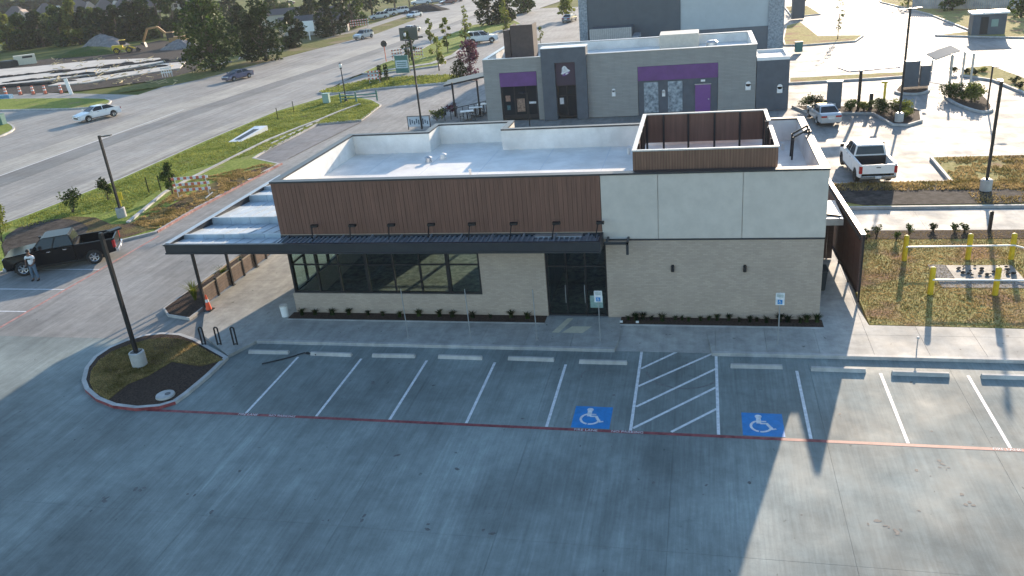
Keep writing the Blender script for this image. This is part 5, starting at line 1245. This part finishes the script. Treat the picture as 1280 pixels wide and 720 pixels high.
for a in (-1.3, 1.5): MB().box(a-.08, a+.08, -.08, .08, 0, 2.3+.2*a).build('post', M_ALU, t)
for px, py, tp, lb in ((1186,112,66,'left'),(1201,108,69,'middle'),(1212,110,72,'right')):
    x, y = G(px, py); tag(MB().box(x-.07, x+.07, y-.07, y+.07, 0, 2.9).build('tall_post', M_ALU), 'bare tall metal post at the far order lane, the %s of three' % lb, 'post', 'bare tall posts at the far lane')
x, y = G(1232, 43); t = thing('small_kiosk', 'small dark kiosk with white flat roof on the far lawn', 'kiosk', (x, y, .1), -.1)
MB().box(-1.7, 1.7, -1.2, 1.2, 0, 2.3).build('kiosk_wall', M_B2D, t); MB().box(-1.9, 1.9, -1.4, 1.4, 2.3, 2.5).build('roof', M_WHT, t); MB().box(-.9, -.1, -1.24, -1.203, .1, 2).build('door', M_BLACK, t); MB().box(.2, .9, -1.23, -1.203, .9, 1.7).build('window', mat('kiosk_green', (.2,.3,.27), .4), t)
x, y = G(997, 24); t = thing('menu_board', 'dark cabinet on the far green island right of the big store', 'menu board', (x, y, .1), .1)
MB().box(-.9, .9, -.4, .4, 0, 2.9).build('cabinet', M_B2D, t); MB().box(-.95, .95, -.45, .45, 2.9, 3.0).build('cap', M_WHT, t)
x, y = G(1146, 498)
fe = thing('lot_fence', 'pale vertical board fence along the far right edge of the lawn', 'fence', (*G(1218, 12), 0), math.radians(-38))
for k in range(100): MB().box(k*.30-9, k*.30-9+.27, 0, .03, .05, 2.3).build('board', mat('fence_grey', (.33,.35,.37), .8, var=.2, scale=1), fe)
MB().box(-9, 21, .032, .09, .5, .6).box(-9, 21, .032, .09, 1.8, 1.9).build('rail', M_BARK, fe)

# ================================================================ PERSON
def skin_obj(name, pts, edges, radii, m, parent, sub=1, root=0):
    me = bpy.data.meshes.new(name); me.from_pydata([Vector(p) for p in pts], edges, []); me.materials.append(m)
    o = link(name, me, parent); md = o.modifiers.new('skin', 'SKIN'); md.use_smooth_shade = True
    if not me.skin_vertices: return o
    for i, r in enumerate(radii):
        sv = me.skin_vertices[0].data[i]; sv.radius = (r, r) if isinstance(r, (int, float)) else r; sv.use_root = (i == root)
    s_ = o.modifiers.new('sub', 'SUBSURF'); s_.levels = sub; s_.render_levels = sub
    return o
M_SKIN = mat('skin', (.17,.085,.055), .55); M_DENIM = mat('blue_grey_denim', (.10,.15,.21), .85, var=.15, scale=9); M_TEE = mat('white_tee', (.72,.72,.73), .85, var=.04); M_HAIR = mat('black_hair', (.012,.011,.011), .7)
t = thing('person', 'person in white t-shirt with a dark print and jeans, standing beside the black pickup', 'person', (-19.25, 11.95, 0), math.radians(8))
P = [(0,0,.95),(0,0,1.12),(0,.01,1.30),(0,.01,1.42),(0,0,1.50),(0,-.01,1.60),(0,-.02,1.70),            # 0-6 spine, head
     (.17,.01,1.40),(.26,-.02,1.16),(.20,-.18,.98),(.15,-.25,.97),                                      # 7-10 arm R
     (-.17,.01,1.40),(-.26,-.02,1.16),(-.20,-.18,.98),(-.15,-.25,.97),                                   # 11-14 arm L
     (.09,0,.88),(.12,-.02,.50),(.14,.02,.09),(.15,-.12,.04),(-.09,0,.88),(-.13,-.03,.50),(-.18,.05,.09),(-.19,-.10,.04)]
Eg = [(0,1),(1,2),(2,3),(3,4),(4,5),(5,6),(3,7),(7,8),(8,9),(9,10),(3,11),(11,12),(12,13),(13,14),(0,15),(15,16),(16,17),(17,18),(0,19),(19,20),(20,21),(21,22)]
Rr = [(.13,.10),(.125,.09),(.15,.10),(.13,.08),.055,.085,.075,.055,.042,.032,(.04,.02),.055,.042,.032,(.04,.02),.085,.058,.042,.04,.085,.058,.042,.04]
# fingers: short chains rooted in each palm
for s_, root_ in ((1,10),(-1,14)):
    px_, py_, pz_ = P[root_]
    for k in range(4):
        i0 = len(P); dx = -s_*(.02*k-.03)*.9; L_ = (.055,.065,.06,.045)[k]
        P += [(px_+dx*.8-s_*.01, py_-.03, pz_-.005), (px_+dx, py_-.03-L_*.5, pz_-.02), (px_+dx, py_-.035-L_*.7, pz_-.045)]; Rr += [.010,.009,.007]; Eg += [(root_, i0),(i0, i0+1),(i0+1, i0+2)]
    i0 = len(P); P += [(px_-s_*.035, py_+.0, pz_+.01), (px_-s_*.055, py_-.03, pz_+.005)]; Rr += [.011,.008]; Eg += [(root_, i0),(i0, i0+1)]
body = skin_obj('body', P, Eg, Rr, M_SKIN, t)
skin_obj('t_shirt', [(0,0,.84),(0,0,1.12),(0,.01,1.30),(0,.01,1.41),(.17,.01,1.41),(.245,-.01,1.21),(-.17,.01,1.41),(-.245,-.01,1.21)], [(0,1),(1,2),(2,3),(3,4),(4,5),(3,6),(6,7)], [(.175,.125),(.165,.115),(.18,.125),(.14,.09),.085,.075,.085,.075], M_TEE, t)
skin_obj('jeans', [(0,0,1.0),(.09,0,.84),(.12,-.02,.50),(.14,.02,.12),(-.09,0,.84),(-.13,-.03,.50),(-.18,.05,.12)], [(0,1),(1,2),(2,3),(0,4),(4,5),(5,6)], [(.15,.115),.105,.08,.065,.105,.08,.065], M_DENIM, t)
hd_ = MB().ball((0,.01,1.70), .098, .105, .09, 14, 8); hd_.build('hair', M_HAIR, t, True)
fc = MB()
for s_ in (-1, 1): fc.ball((s_*.034,-.098,1.655), .011, .008, .009, 8, 5)
fc.build('eye', M_PAINT, t, True)
MB().add([(-.012,-.09,1.645),(.012,-.09,1.645),(0,-.125,1.618),(0,-.09,1.67)], [(0,1,2),(0,2,3),(2,1,3)]).build('nose', M_SKIN, t)
MB().box(-.025, .025, -.102, -.094, 1.585, 1.592).build('mouth', mat('lip', (.16,.05,.04), .5), t)
for s_ in (-1, 1): MB().ball((s_*.092,.0,1.645), .012, .022, .032, 8, 6).build('ear', M_SKIN, t, True)
MB().box(-.12, .12, -.15, -.13, 1.25, 1.31).build('shirt_print', M_HAIR, t)
MB().ball((.15,-.08,.04), .055, .13, .045, 12, 6).ball((-.19,-.05,.04), .055, .13, .045, 12, 6).build('shoe', M_HAIR, t, True)

# ================================================================ PLANTS
def scale_at(px, py):
    x, y = G(px, py); return x, y, (Vector((x, y, 0))-CAM).length/F
def TR(lb, px, py, hpx, wpx, m, seed, n=1500, leaf=None, name='tree', group=None, base=.25, slim=1.0, cat='tree', sq=.85, nc=16):
    x, y, s = scale_at(px, py); h = hpx*s*1.05; r = wpx*s/2
    return tree(name, lb, x, y, h, r, m, seed, n, leaf or max(.10, 1.9*s), group=group, base=base, slim=slim, cat=cat, sq=sq, nc=nc)
TR('big round dark green tree at the highway edge behind the blue sedan', 268, 88, 82, 74, M_LEAF, 1, 5200, nc=30, base=.12)
TR('broad dark tree right of the big round one at the highway edge', 333, 76, 64, 62, M_LEAFD, 2, 3800, nc=24, base=.1)
TR('low dark tree beside the blank white board', 369, 60, 38, 36, M_LEAFD, 3, 1600, base=.08)
TR('dark tree in front of the low sheds, right of the blank white board', 418, 44, 44, 46, M_LEAFD, 4, 2200, base=.08)
TR('dark tree behind the low sheds', 390, 34, 34, 40, M_LEAFD, 5, 1500, base=.1)
TR('dark tree left of the open branching tree at the parked cars', 442, 34, 44, 42, M_LEAF, 6, 2000, base=.1)
TR('thin branching tree above the silver suvs', 466, 22, 30, 40, M_LEAFD, 7, 500, base=.4)
TR('second thin branching tree above the silver suvs', 494, 14, 28, 34, M_LEAFD, 8, 350, base=.4)
TR('dark bushy tree left of the second round tree', 306, 58, 44, 40, M_LEAFD, 61, 1800, base=.1)
TR('low dark tree at the far field edge above the big round tree', 290, 26, 26, 34, M_LEAFD, 62, 900, base=.1)
TR('bushy tree at the far field edge right of the big round tree', 345, 22, 22, 40, M_LEAF, 63, 900, base=.1)
# belt of trees behind the building site
rnd = random.Random(21)
belt = [(-6,66,26,30,2),(12,62,34,26,2),(34,60,32,34,1),(55,58,34,36,0),(78,57,38,36,1),(100,55,44,30,2),(112,54,34,30,0),(132,54,34,34,0),(150,52,36,34,0),(170,50,38,34,0),(186,48,44,30,1),(203,46,58,30,1),(220,44,56,30,1),(238,44,40,26,0),(24,50,20,24,2),(64,47,22,24,2),(120,42,24,26,2)]  # some trees take a lighter leaf colour, standing in for sunlit clumps
bn = ['pale green tree at the left edge of the belt','bright tree second from the left in the belt','dark tree third from the left in the belt','dark tree left of the middle of the belt','broad dark tree near the middle of the belt','light yellow green tree rising in the belt','dark tree right of the yellow green one','dark tree before the pale gable house','dark tree above the yellow loader','dark tree left of the tall poplars','poplar, leftmost of the tall three','tallest poplar behind the excavator','right poplar of the tall three','dark low tree right of the poplars','small bright tree behind the left of the belt','small bright tree behind the belt, left of the pale gable','small bright tree behind the belt above the loader']
for i, (px, py, hp_, wp_, k) in enumerate(belt):
    TR(bn[i], px, py, hp_, wp_*1.15, (M_LEAFD, M_LEAF, M_LEAFY)[k], 30+i, 2000, group='tree belt behind the building site', base=.05, slim=1.0 if k != 1 else .8, nc=14)
# far wood that reads as one mass
v = []; f = []
for _ in range(52000):
    u = rnd.random(); px = rnd.uniform(-120, 700) if rnd.random() < .3 else rnd.uniform(-120, 420)
    hor = -16.5-(px/1280)*118
    d = 330*(2100/330)**(rnd.random()**1.35)
    yy = hor+14.775*F/d
    ok_ = (px < 420 or yy < 2)
    x, y = G(px, yy)
    nn = noise.noise(Vector((x*.008, y*.008, 2)))+.5*noise.noise(Vector((x*.03, y*.03, 4)))
    if nn < (-.12 if d > 420 else .12) or not ok_: continue
    s = 2.2+d*.0028; z = rnd.uniform(0, 1)**.6*(7+3*nn)
    a = Vector((rnd.gauss(0,1), rnd.gauss(0,1), rnd.gauss(0,.5))).normalized(); b_ = a.cross(Vector((rnd.gauss(0,1), rnd.gauss(0,1), rnd.gauss(0,1)))).normalized()
    p = Vector((x, y, z)); o = len(v); v += [p-a*s, p+b_*s*.6, p+a*s, p-b_*s*.6]; f.append((o,o+1,o+2,o+3))
me = bpy.data.meshes.new('far_wood'); me.from_pydata(v, [], f); me.materials.append(M_LEAFD); tag(link('far_wood', me), 'distant green wood stretching to the horizon', 'wood', kind='stuff')
# roadside trees by the far verge
for px, py, hp_, wp_, m, lb in ((560,66,40,16,M_LEAFY,'thin young yellow green tree fourth along the far verge'),(539,56,30,14,M_LEAFY,'small sparse young tree third along the far verge'),(583,60,48,22,M_LEAFY,'young yellow green tree left of the dark clump on the far verge'),
    (549,88,38,22,M_LEAFY,'bright young tree nearest on the far verge, right of the teal sign'),(512,78,34,20,M_LEAF,'sparse young tree behind the teal sign')):
    TR(lb, px, py, hp_, wp_, m, px, 260, .22, group='young trees on the far verge', base=.25, nc=9)
for px, py, hp_, wp_, m, lb, k in ((611,32,46,40,M_LEAFD,'dark tree on the left of the clump above the white suv',1),(632,28,40,36,M_LEAFD,'dark tree in the middle of the clump above the white suv',2),(655,16,24,30,M_LEAF,'dark tree on the right of the clump above the white suv',3),(632,38,34,18,M_LEAFY,'yellow green young tree in front of the dark clump',4)):
    TR(lb, px, py, hp_, wp_, m, 80+k, 1300 if k < 4 else 350, base=.1)
TR('plum leaved small tree left of the purple restaurant', 589, 96, 42, 34, M_LEAFP, 90, 1500, .13, base=.45, nc=14)
TR('dark round shrub left of the patio canopy', 576, 100, 22, 30, M_LEAFD, 91, 1000, .12, 'shrub', base=.12, cat='shrub')
TR('reddish shrub touching the patio canopy', 590, 100, 17, 20, M_LEAFP, 92, 600, .1, 'shrub', base=.12, cat='shrub')
TR('small yellow green sapling between the roof screen and the grey tower', 676, 56, 20, 12, M_LEAFY, 93, 160, .12, 'sapling', base=.3, nc=6)
TR('small tree at the left corner of the big store', 708, 24, 24, 24, M_LEAFY, 94, 350, .3, base=.3)
TR('thin young tree on the lawn right of the big store', 1047, 50, 44, 14, M_LEAF, 95, 110, .13, 'sapling', base=.3, nc=8)
TR('thin tree with yellow leaves at the far green island', 1004, 10, 26, 20, M_LEAFY, 96, 200, .25, base=.3)
TR('tree at the fence, behind the light streak', 1190, 14, 30, 30, M_LEAF, 97, 700, base=.2)
TR('green tree at the top right corner', 1276, 22, 34, 40, M_LEAF, 98, 900, base=.15)
TR('bare young tree at the top edge right of the lot', 1135, 6, 20, 30, M_LEAFY, 99, 200, base=.2)
for px, py, lb in ((936, 40, 'left'), (992, 38, 'right')): pass
TR('bare sapling against the pale store wall, left of the lamp', 876, 46, 26, 18, M_LEAFD, 100, 90, .12, 'sapling', base=.35, nc=6)
TR('bare sapling against the pale store wall, right of the lamp', 934, 44, 26, 18, M_LEAFD, 101, 90, .12, 'sapling', base=.35, nc=6)
x, y = G(910, 48); deco_lamp('black street lamp against the pale store wall', x, y, 3.6)
# shrubs of the near verge
def sh_px(lb, px, py, hpx, wpx, m, seed, n=500, leaf=.08, nm='shrub'):
    x, y, s = scale_at(px, py); return shrub(nm, lb, x, y, hpx*s*1.1, wpx*s/2, m, seed, n, leaf)
sh_px('loose green shrub on the verge behind the black pickup bonnet', 92, 268, 26, 30, M_LEAF, 1, 600)
sh_px('small tree like shrub left of the pole on the verge', 136, 252, 28, 24, M_LEAFD, 2, 600)
sh_px('dense conical green shrub beside the striped barricade', 217, 246, 38, 22, M_LEAF, 3, 1100)
sh_px('light green bush at the left picture edge behind the pickup', 4, 306, 42, 34, M_LEAFY, 4, 1100, .09)
# palm like grasses of the patio planter
for x, y, h, lb in ((-7.9,9.4,.95,'largest spiky plant, at the planter front'),(-7.75,11.9,.8,'spiky plant in the planter middle, behind the second post'),(-8.0,14.0,.5,'small plant in the planter'),(-7.8,15.6,.5,'small plant near the planter end'),(-7.6,10.4,.4,'low plant beside the largest spiky one'),(-7.5,17.4,.5,'last plant of the planter')):
    tuft('spiky_plant', 'green '+lb, x, y, h, M_LEAFY if h > .7 else M_LEAF, int(x*10+y), 130 if h > .7 else 60, group='plants of the patio planter', w=.022)
# low plants of the two beds under the front wall
rnd = random.Random(77); base_t = []
for i in range(3):
    o = tuft('bed_grass', 'x', 0, 0, .20, M_LEAFD, 50+i, 170, z=.15, w=.012); base_t.append(o)
xs = [-1.6+.8*i for i in range(14)]+[12.95+.37*i for i in range(21)]
for i, x in enumerate(xs):
    o = base_t[i] if i < 3 else base_t[i % 3].copy()
    if i >= 3: COL.objects.link(o)
    o.location = (x+rnd.uniform(-.12,.12), 7.9+rnd.uniform(-.08,.08), .15); o.rotation_euler.z = rnd.uniform(0, 6); s_ = rnd.uniform(.9, 1.7); o.scale = (s_*1.3, s_*1.0, s_*.9)
    left = i < 14
    tag(o, 'low dark grass clump in the narrow bed %s' % ('under the left storefront' if left else 'under the plain brick wall right of the door'), 'grass plant', 'grass clumps %s' % ('under the storefront' if left else 'under the brick wall'))
# shrubs of the bed by the white sedan
for i, (x, y, h, r, m, lb) in enumerate(((24.3,48.0,1.0,.9,M_LEAF,'leftmost round'),(25.1,47.4,1.05,.8,M_LEAFD,'second round'),(25.9,47.3,.7,.7,M_LEAFY,'yellowish'),(27.3,46.6,.8,.8,M_LEAF,'middle'),(28.3,46.2,.7,.7,M_LEAFY,'light green'),(29.3,45.9,.9,.8,M_LEAF,'round'),(29.9,44.6,.8,.9,M_LEAFD,'dark'),(30.9,45.0,1.0,1.0,M_LEAFY,'tall feathery'),(30.8,43.2,.6,.7,M_LEAFY,'low yellow'),(30.3,42.6,.5,.5,M_LEAF,'small'))):
    shrub('shrub', '%s shrub in the bed by the white sedan, plant %d from the left' % (lb, i+1), x, y, h*1.15, r*1.2, m, 200+i, 1100, .06, z=.12, group='shrubs of the bed by the white sedan')
for i, (px, py, hh, r, m, lb) in enumerate(((1187,122,1.0,1.0,M_LEAF,'left'),(1203,126,1.1,1.0,M_LEAF,'middle'),(1218,128,1.3,1.2,M_LEAFY,'right, tallest and feathery'))):
    x, y = G(px, py); shrub('shrub', 'grassy shrub in the small round bed, the %s one' % lb, x, y, hh*1.1, r*1.15, m, 230+i, 1300, .075, group='shrubs of the small round bed')
for i, (px, py) in enumerate(((1192,92),(1208,93),(1218,95),(1228,92),(1268,105),(1274,112))):
    x, y = G(px, py); shrub('shrub', 'low shrub on the far lane verge, number %s from the left' % ('one','two','three','four','five','six')[i], x, y, .55, .5, M_LEAFD if i != 3 else M_LEAFY, 240+i, 160, .09, group='low shrubs on the far lane verge')
for i, (px, py) in enumerate(((1083,300),(1096,296),(1120,301),(1136,296),(1166,288),(1193,290),(1206,289))):
    x, y = G(px, py, .12); shrub('shrub', 'small green shrub along the north edge of the lawn, number %s from the wall' % ('one','two','three','four','five','six','seven')[i], x, y, (.55,.7,.5,.75,.4,.45,.5)[i], .28, M_LEAF, 250+i, 200, .045, z=.13, group='small shrubs on the north edge of the lawn')
for i, (px, py) in enumerate(((606,140),(596,146),(588,150))):
    x, y = G(px, py); shrub('shrub', 'shrub along the purple restaurant patio walk, number %s' % ('one','two','three')[i], x-3.2, y, .9, .9, (M_LEAFP, M_LEAF, M_LEAFY)[i], 260+i, 300, .09, group='shrubs along the patio walk')

# ================================================================ BUILDING SITE ACROSS THE HIGHWAY
sheet('site_ground', gp([(-120,128),(0,119),(100,113),(140,108),(210,98),(245,88),(262,60),(200,50),(150,62),(40,76),(-120,92)]), -.02, M_SOIL)
M_SLAB = mat('fresh_slab', (.50,.47,.42), .8, var=.12, scale=.3)
for pts, lb in (([(-60,112),(0,107),(70,100),(150,88),(205,78),(200,73),(120,76),(40,84),(-60,92)],'a'),([(60,108),(110,104),(170,94),(225,86),(232,78),(205,80),(150,91),(80,102)],'b')):
    struct(MB().prism(gp(pts), -.05, .12).build('building_slab', M_SLAB))
tr_ = MB(); rnd = random.Random(5)
for a, b_ in (((0,98),(80,89)),((10,104),(110,93)),((70,92),(160,80)),((110,97),(200,84)),((0,109),(90,102)),((130,86),(205,76))):
    for k in range(14):
        u = k/13; p = G(a[0]+(b_[0]-a[0])*u, a[1]+(b_[1]-a[1])*u); tr_.ball((p[0], p[1], .1), rnd.uniform(1.0,2.0), rnd.uniform(.4,.9), rnd.uniform(.15,.35), 7, 4)
tag(tr_.build('soil_ridges', M_SOIL), 'ridges of dug soil between the fresh slabs', 'soil', kind='stuff')
sc_m = MB(); M_TIMB = mat('timber_litter', (.50,.40,.22), .8, var=.3, scale=.5)
for _ in range(150):
    px, py = rnd.uniform(60, 225), rnd.uniform(74, 108); x, y = G(px, py)
    a = rnd.uniform(0, 3.1); l_ = rnd.uniform(.3, 1.6); sc_m.beam((x, y, .2), (x+math.cos(a)*l_, y+math.sin(a)*l_, rnd.uniform(.1,.5)), .12, .08)
tag(sc_m.build('timber_litter', M_TIMB), 'scattered timber and formwork on the slabs', 'timber', kind='stuff')
def mound(nm, lb, px, py, w_, d_, h_, m, seed):
    x, y = G(px, py); rr = random.Random(seed); v = []; f = []; N = 18; K = 6
    for j in range(K+1):
        for i in range(N):
            t_ = 2*PI*i/N; q = (1-j/K); k_ = 1+.22*noise.noise(Vector((math.cos(t_)*2, math.sin(t_)*2, j*.5+seed)))
            v.append((math.cos(t_)*w_*q*k_, math.sin(t_)*d_*q*k_, h_*(1-q**1.5)*(1+.2*noise.noise(Vector((i*.7, j, seed))))))
    f = [(j*N+i, j*N+(i+1)%N, (j+1)*N+(i+1)%N, (j+1)*N+i) for j in range(K) for i in range(N)]
    me = bpy.data.meshes.new(nm); me.from_pydata(v, [], f); me.materials.append(m)
    return tag(link(nm, me, None, (x, y, -.1)), lb, 'heap')
M_GRAV = mat('grey_gravel', (.19,.18,.18), .95, var=.3, scale=1.5, bump=.8, bscale=4)
mound('gravel_heap', 'grey gravel heap behind the yellow loader', 130, 58, 6, 4, 2.8, M_GRAV, 3)
mound('weedy_heap', 'low weedy green heap left of the yellow loader', 112, 68, 9, 4, 1.7, grass_ground('weeds', (.03,.06,.015), (.07,.11,.03), (.10,.08,.05), .6), 5)
mound('rubble_heap', 'pale rubble heap below the excavator', 226, 60, 4.5, 3, 1.8, M_GRAV, 7)
mound('earth_heap', 'dark earth heap at the roadside by the parked cars', 530, 14, 7, 3.5, 1.8, M_SOIL, 9)
rb_ = MB()
for _ in range(70):
    u = rnd.random(); px, py = 262+u*121, 87-u*34; px += rnd.uniform(-4, 4); x, y = G(px, py); s_ = rnd.uniform(.2, .5); rb_.ball((x-1.5, y, .1), s_*1.3, s_, s_*.6, 6, 4)
tag(rb_.build('broken_concrete', mat('rubble_pale', (.42,.39,.35), .9, var=.2)), 'broken pale concrete rubble along the far highway edge', 'rubble', kind='stuff')
struct(MB().prism(gp([(150,116),(215,106),(250,99),(330,78),(400,60),(470,42),(520,24),(510,20),(455,38),(390,52),(320,70),(240,90),(205,99),(150,111)]), -.05, .05).build('far_highway_verge', grass_ground('rough_verge', (.09,.11,.03), (.19,.18,.06), (.22,.18,.11), .5, .4)))
# container and skip
x, y = G(33, 80); t = thing('site_container', 'cream site container with dark opening on the building site', 'container', (x, y, -.1), math.radians(42)); t.scale = (.65,)*3
MB().box(-3, 3, -1.2, 1.2, 0, 2.9).build('container_body', mat('cream_paint', (.62,.58,.46), .6, var=.06), t); MB().box(-.6, 2.2, -1.23, -1.203, 2.0, 2.6).build('opening', M_BLACK, t)
x, y = G(12, 83); tag(MB().box(x-1.6, x+1.4, y-1.0, y+1.0, 0, 1.0).box(x-1.4, x+1.2, y-.8, y+.8, 1.0, 1.15).build('waste_skip', M_BLACK), 'dark skip left of the cream container', 'skip')
# yellow wheel loader
x, y, s = scale_at(157, 66); t = thing('wheel_loader', 'yellow wheel loader with dark cab in front of the gravel heap', 'wheel loader', (x, y, 0), math.radians(30)); t.scale = (.72,)*3
MB().box(-3.2, -.3, -1.0, 1.0, 1.0, 2.3).box(-.3, 1.6, -.6, .6, .9, 1.6).build('body', M_YEL, t, bevel=.1); MB().box(-.9, .6, -.7, .7, 2.3, 3.5).build('cab', M_CARG, t, bevel=.08); MB().box(-1.0, .7, -.8, .8, 3.5, 3.65).build('cab_roof', M_YEL, t)
for ax_ in (-2.1, 1.2):
    for s_ in (-1, 1): wheel(t, ax_, s_*1.2, .85, .6, s_, M_YEL, 5)
MB().beam((1.2,-.5,1.7), (3.2,-.5,.8), .25).beam((1.2,.5,1.7), (3.2,.5,.8), .25).build('lift_arm', M_YEL, t)
MB().add([(3.1,-1.4,.2),(4.3,-1.4,.15),(3.2,-1.4,1.3),(3.1,1.4,.2),(4.3,1.4,.15),(3.2,1.4,1.3)], [(0,1,2),(5,4,3),(0,3,4,1),(0,2,5,3)]).build('bucket', M_BLACK, t)
# excavator
x, y, s = scale_at(222, 58); t = thing('excavator', 'orange yellow excavator with raised boom left of the big round tree', 'excavator', (x, y, 0), math.radians(195)); t.scale = (.92,)*3
M_EXC = mat('excavator_yellow', (.30,.17,.06), .6, var=.2)
for s_ in (-1, 1): MB().box(-2.2, 2.2, s_*1.3-.35, s_*1.3+.35, 0, .9).build('track', M_BLACK, t, bevel=.25)
MB().box(-2.4, 1.2, -1.4, 1.4, 1.1, 2.2).build('body', M_EXC, t, bevel=.1); MB().box(0, 1.5, .3, 1.4, 1.6, 3.2).build('cab', M_CARG, t, bevel=.06); MB().box(-.1, 1.6, .2, 1.5, 3.2, 3.35).build('cab_roof', M_EXC, t)
MB().beam((1.0,-.2,1.9), (3.6,-.2,4.6), .5).beam((3.6,-.2,4.6), (6.0,-.2,4.4), .45).build('boom', M_EXC, t); MB().beam((5.9,-.2,4.5), (7.6,-.2,1.6), .38).build('stick', M_EXC, t)
MB().add([(7.2,-.8,1.6),(8.1,-.8,1.5),(7.0,-.8,.5),(7.2,.5,1.6),(8.1,.5,1.5),(7.0,.5,.5)], [(0,1,2),(5,4,3),(0,3,4,1),(0,2,5,3),(1,4,5,2)]).build('bucket', M_BLACK, t)
# orange barrels and barricades along the side road
for i, px in enumerate((8,26,42,57,77)):
    x, y = G(px, 119-i*.6); t = thing('channelizer_post', 'orange and white striped channelizer post along the side road, number %s from the left' % ('one','two','three','four','five')[i], 'traffic post', (x, y, 0), 0, 'striped channelizer posts'); t.scale = (.8,)*3
    MB().cyl((0,0,0), (0,0,1.5), .26, .2, 10).build('drum', M_ORNGD, t); MB().cyl((0,0,.6), (0,0,.85), .255, .245, 10).cyl((0,0,1.1), (0,0,1.3), .235, .225, 10).build('white_band', M_PAINT, t); MB().box(-.5, .5, -.1, .1, 0, .1).build('foot', M_BLACK, t)
x, y = G(91, 118); tag(MB().beam((x-.2, y, 0), (x-.5, y, 2.2), .6, .08).build('white_sign_back', M_WHT), 'leaning white board beside the side road barricades', 'board')
x, y = G(210, 96); t = thing('white_fence_panel', 'white lattice crash barrier panel at the site corner', 'panel', (x, y, 0), .5); t.scale = (.5,.5,.75)
for k in range(5): MB().box(-1.6+k*.7, -1.4+k*.7, 0, .06, 0, 2.0).build('post', M_WHT, t)
MB().box(-1.7, 1.5, .062, .1, 1.6, 1.8).box(-1.7, 1.5, .062, .1, .8, 1.0).build('rail', M_WHT, t)
x, y = G(6, 123); tag(MB().box(x-1.5, x+1.2, y-.4, y+.4, -.02, .5).build('blue_tarp_pile', mat('blue_tarp', (.10,.25,.38), .6, var=.2)), 'low pale blue covered pile at the left edge on the side road', 'tarp')
# sheds behind the trees
for px, py, w_, lb in ((395,42,14,'long low grey shed half hidden between the dark trees'),(362,30,14,'grey shed roof beyond the dark trees'),(425,28,9,'small pale shed behind the parked cars')):
    x, y = G(px, py); t = thing('shed', lb, 'shed', (x, y, 0), math.radians(20)); MB().box(-w_/2, w_/2, -3, 3, 0, 2.6).build('wall', hp, t)
    MB().add([(-w_/2-.3,-3.4,2.6),(w_/2+.3,-3.4,2.6),(w_/2+.3,3.4,2.6),(-w_/2-.3,3.4,2.6),(-w_/2-.3,0,3.9),(w_/2+.3,0,3.9)], [(0,1,5,4),(2,3,4,5),(1,2,5),(3,0,4),(3,2,1,0)]).build('roof', hr, t)
for px, py, hp_, lb in ((392,12,22,'wooden utility pole on the far yellow field'),(512,8,22,'thin utility pole beside the parked row')):
    x, y, s = scale_at(px, py); tag(MB().cyl((x,y,0), (x,y,hp_*s), .18, .12, 8).build('utility_pole', M_BARK), lb, 'pole')

# ================================================================ AIR
hz = MB().box(-2400, 800, -60, 2400, -1.2, 17.5).build('haze', None if False else M_WHT)
hm = bpy.data.materials.new('haze_air'); hm.use_nodes = True; n_ = hm.node_tree.nodes; n_.remove(n_['Principled BSDF'])
pv = n_.new('ShaderNodeVolumePrincipled'); pv.inputs['Color'].default_value = (.86,.92,1,1); pv.inputs['Density'].default_value = 0.00015; pv.inputs['Anisotropy'].default_value = .3
hm.node_tree.links.new(pv.outputs[0], n_['Material Output'].inputs['Volume'])
hz.data.materials.clear(); hz.data.materials.append(hm); tag(hz, kind='stuff')
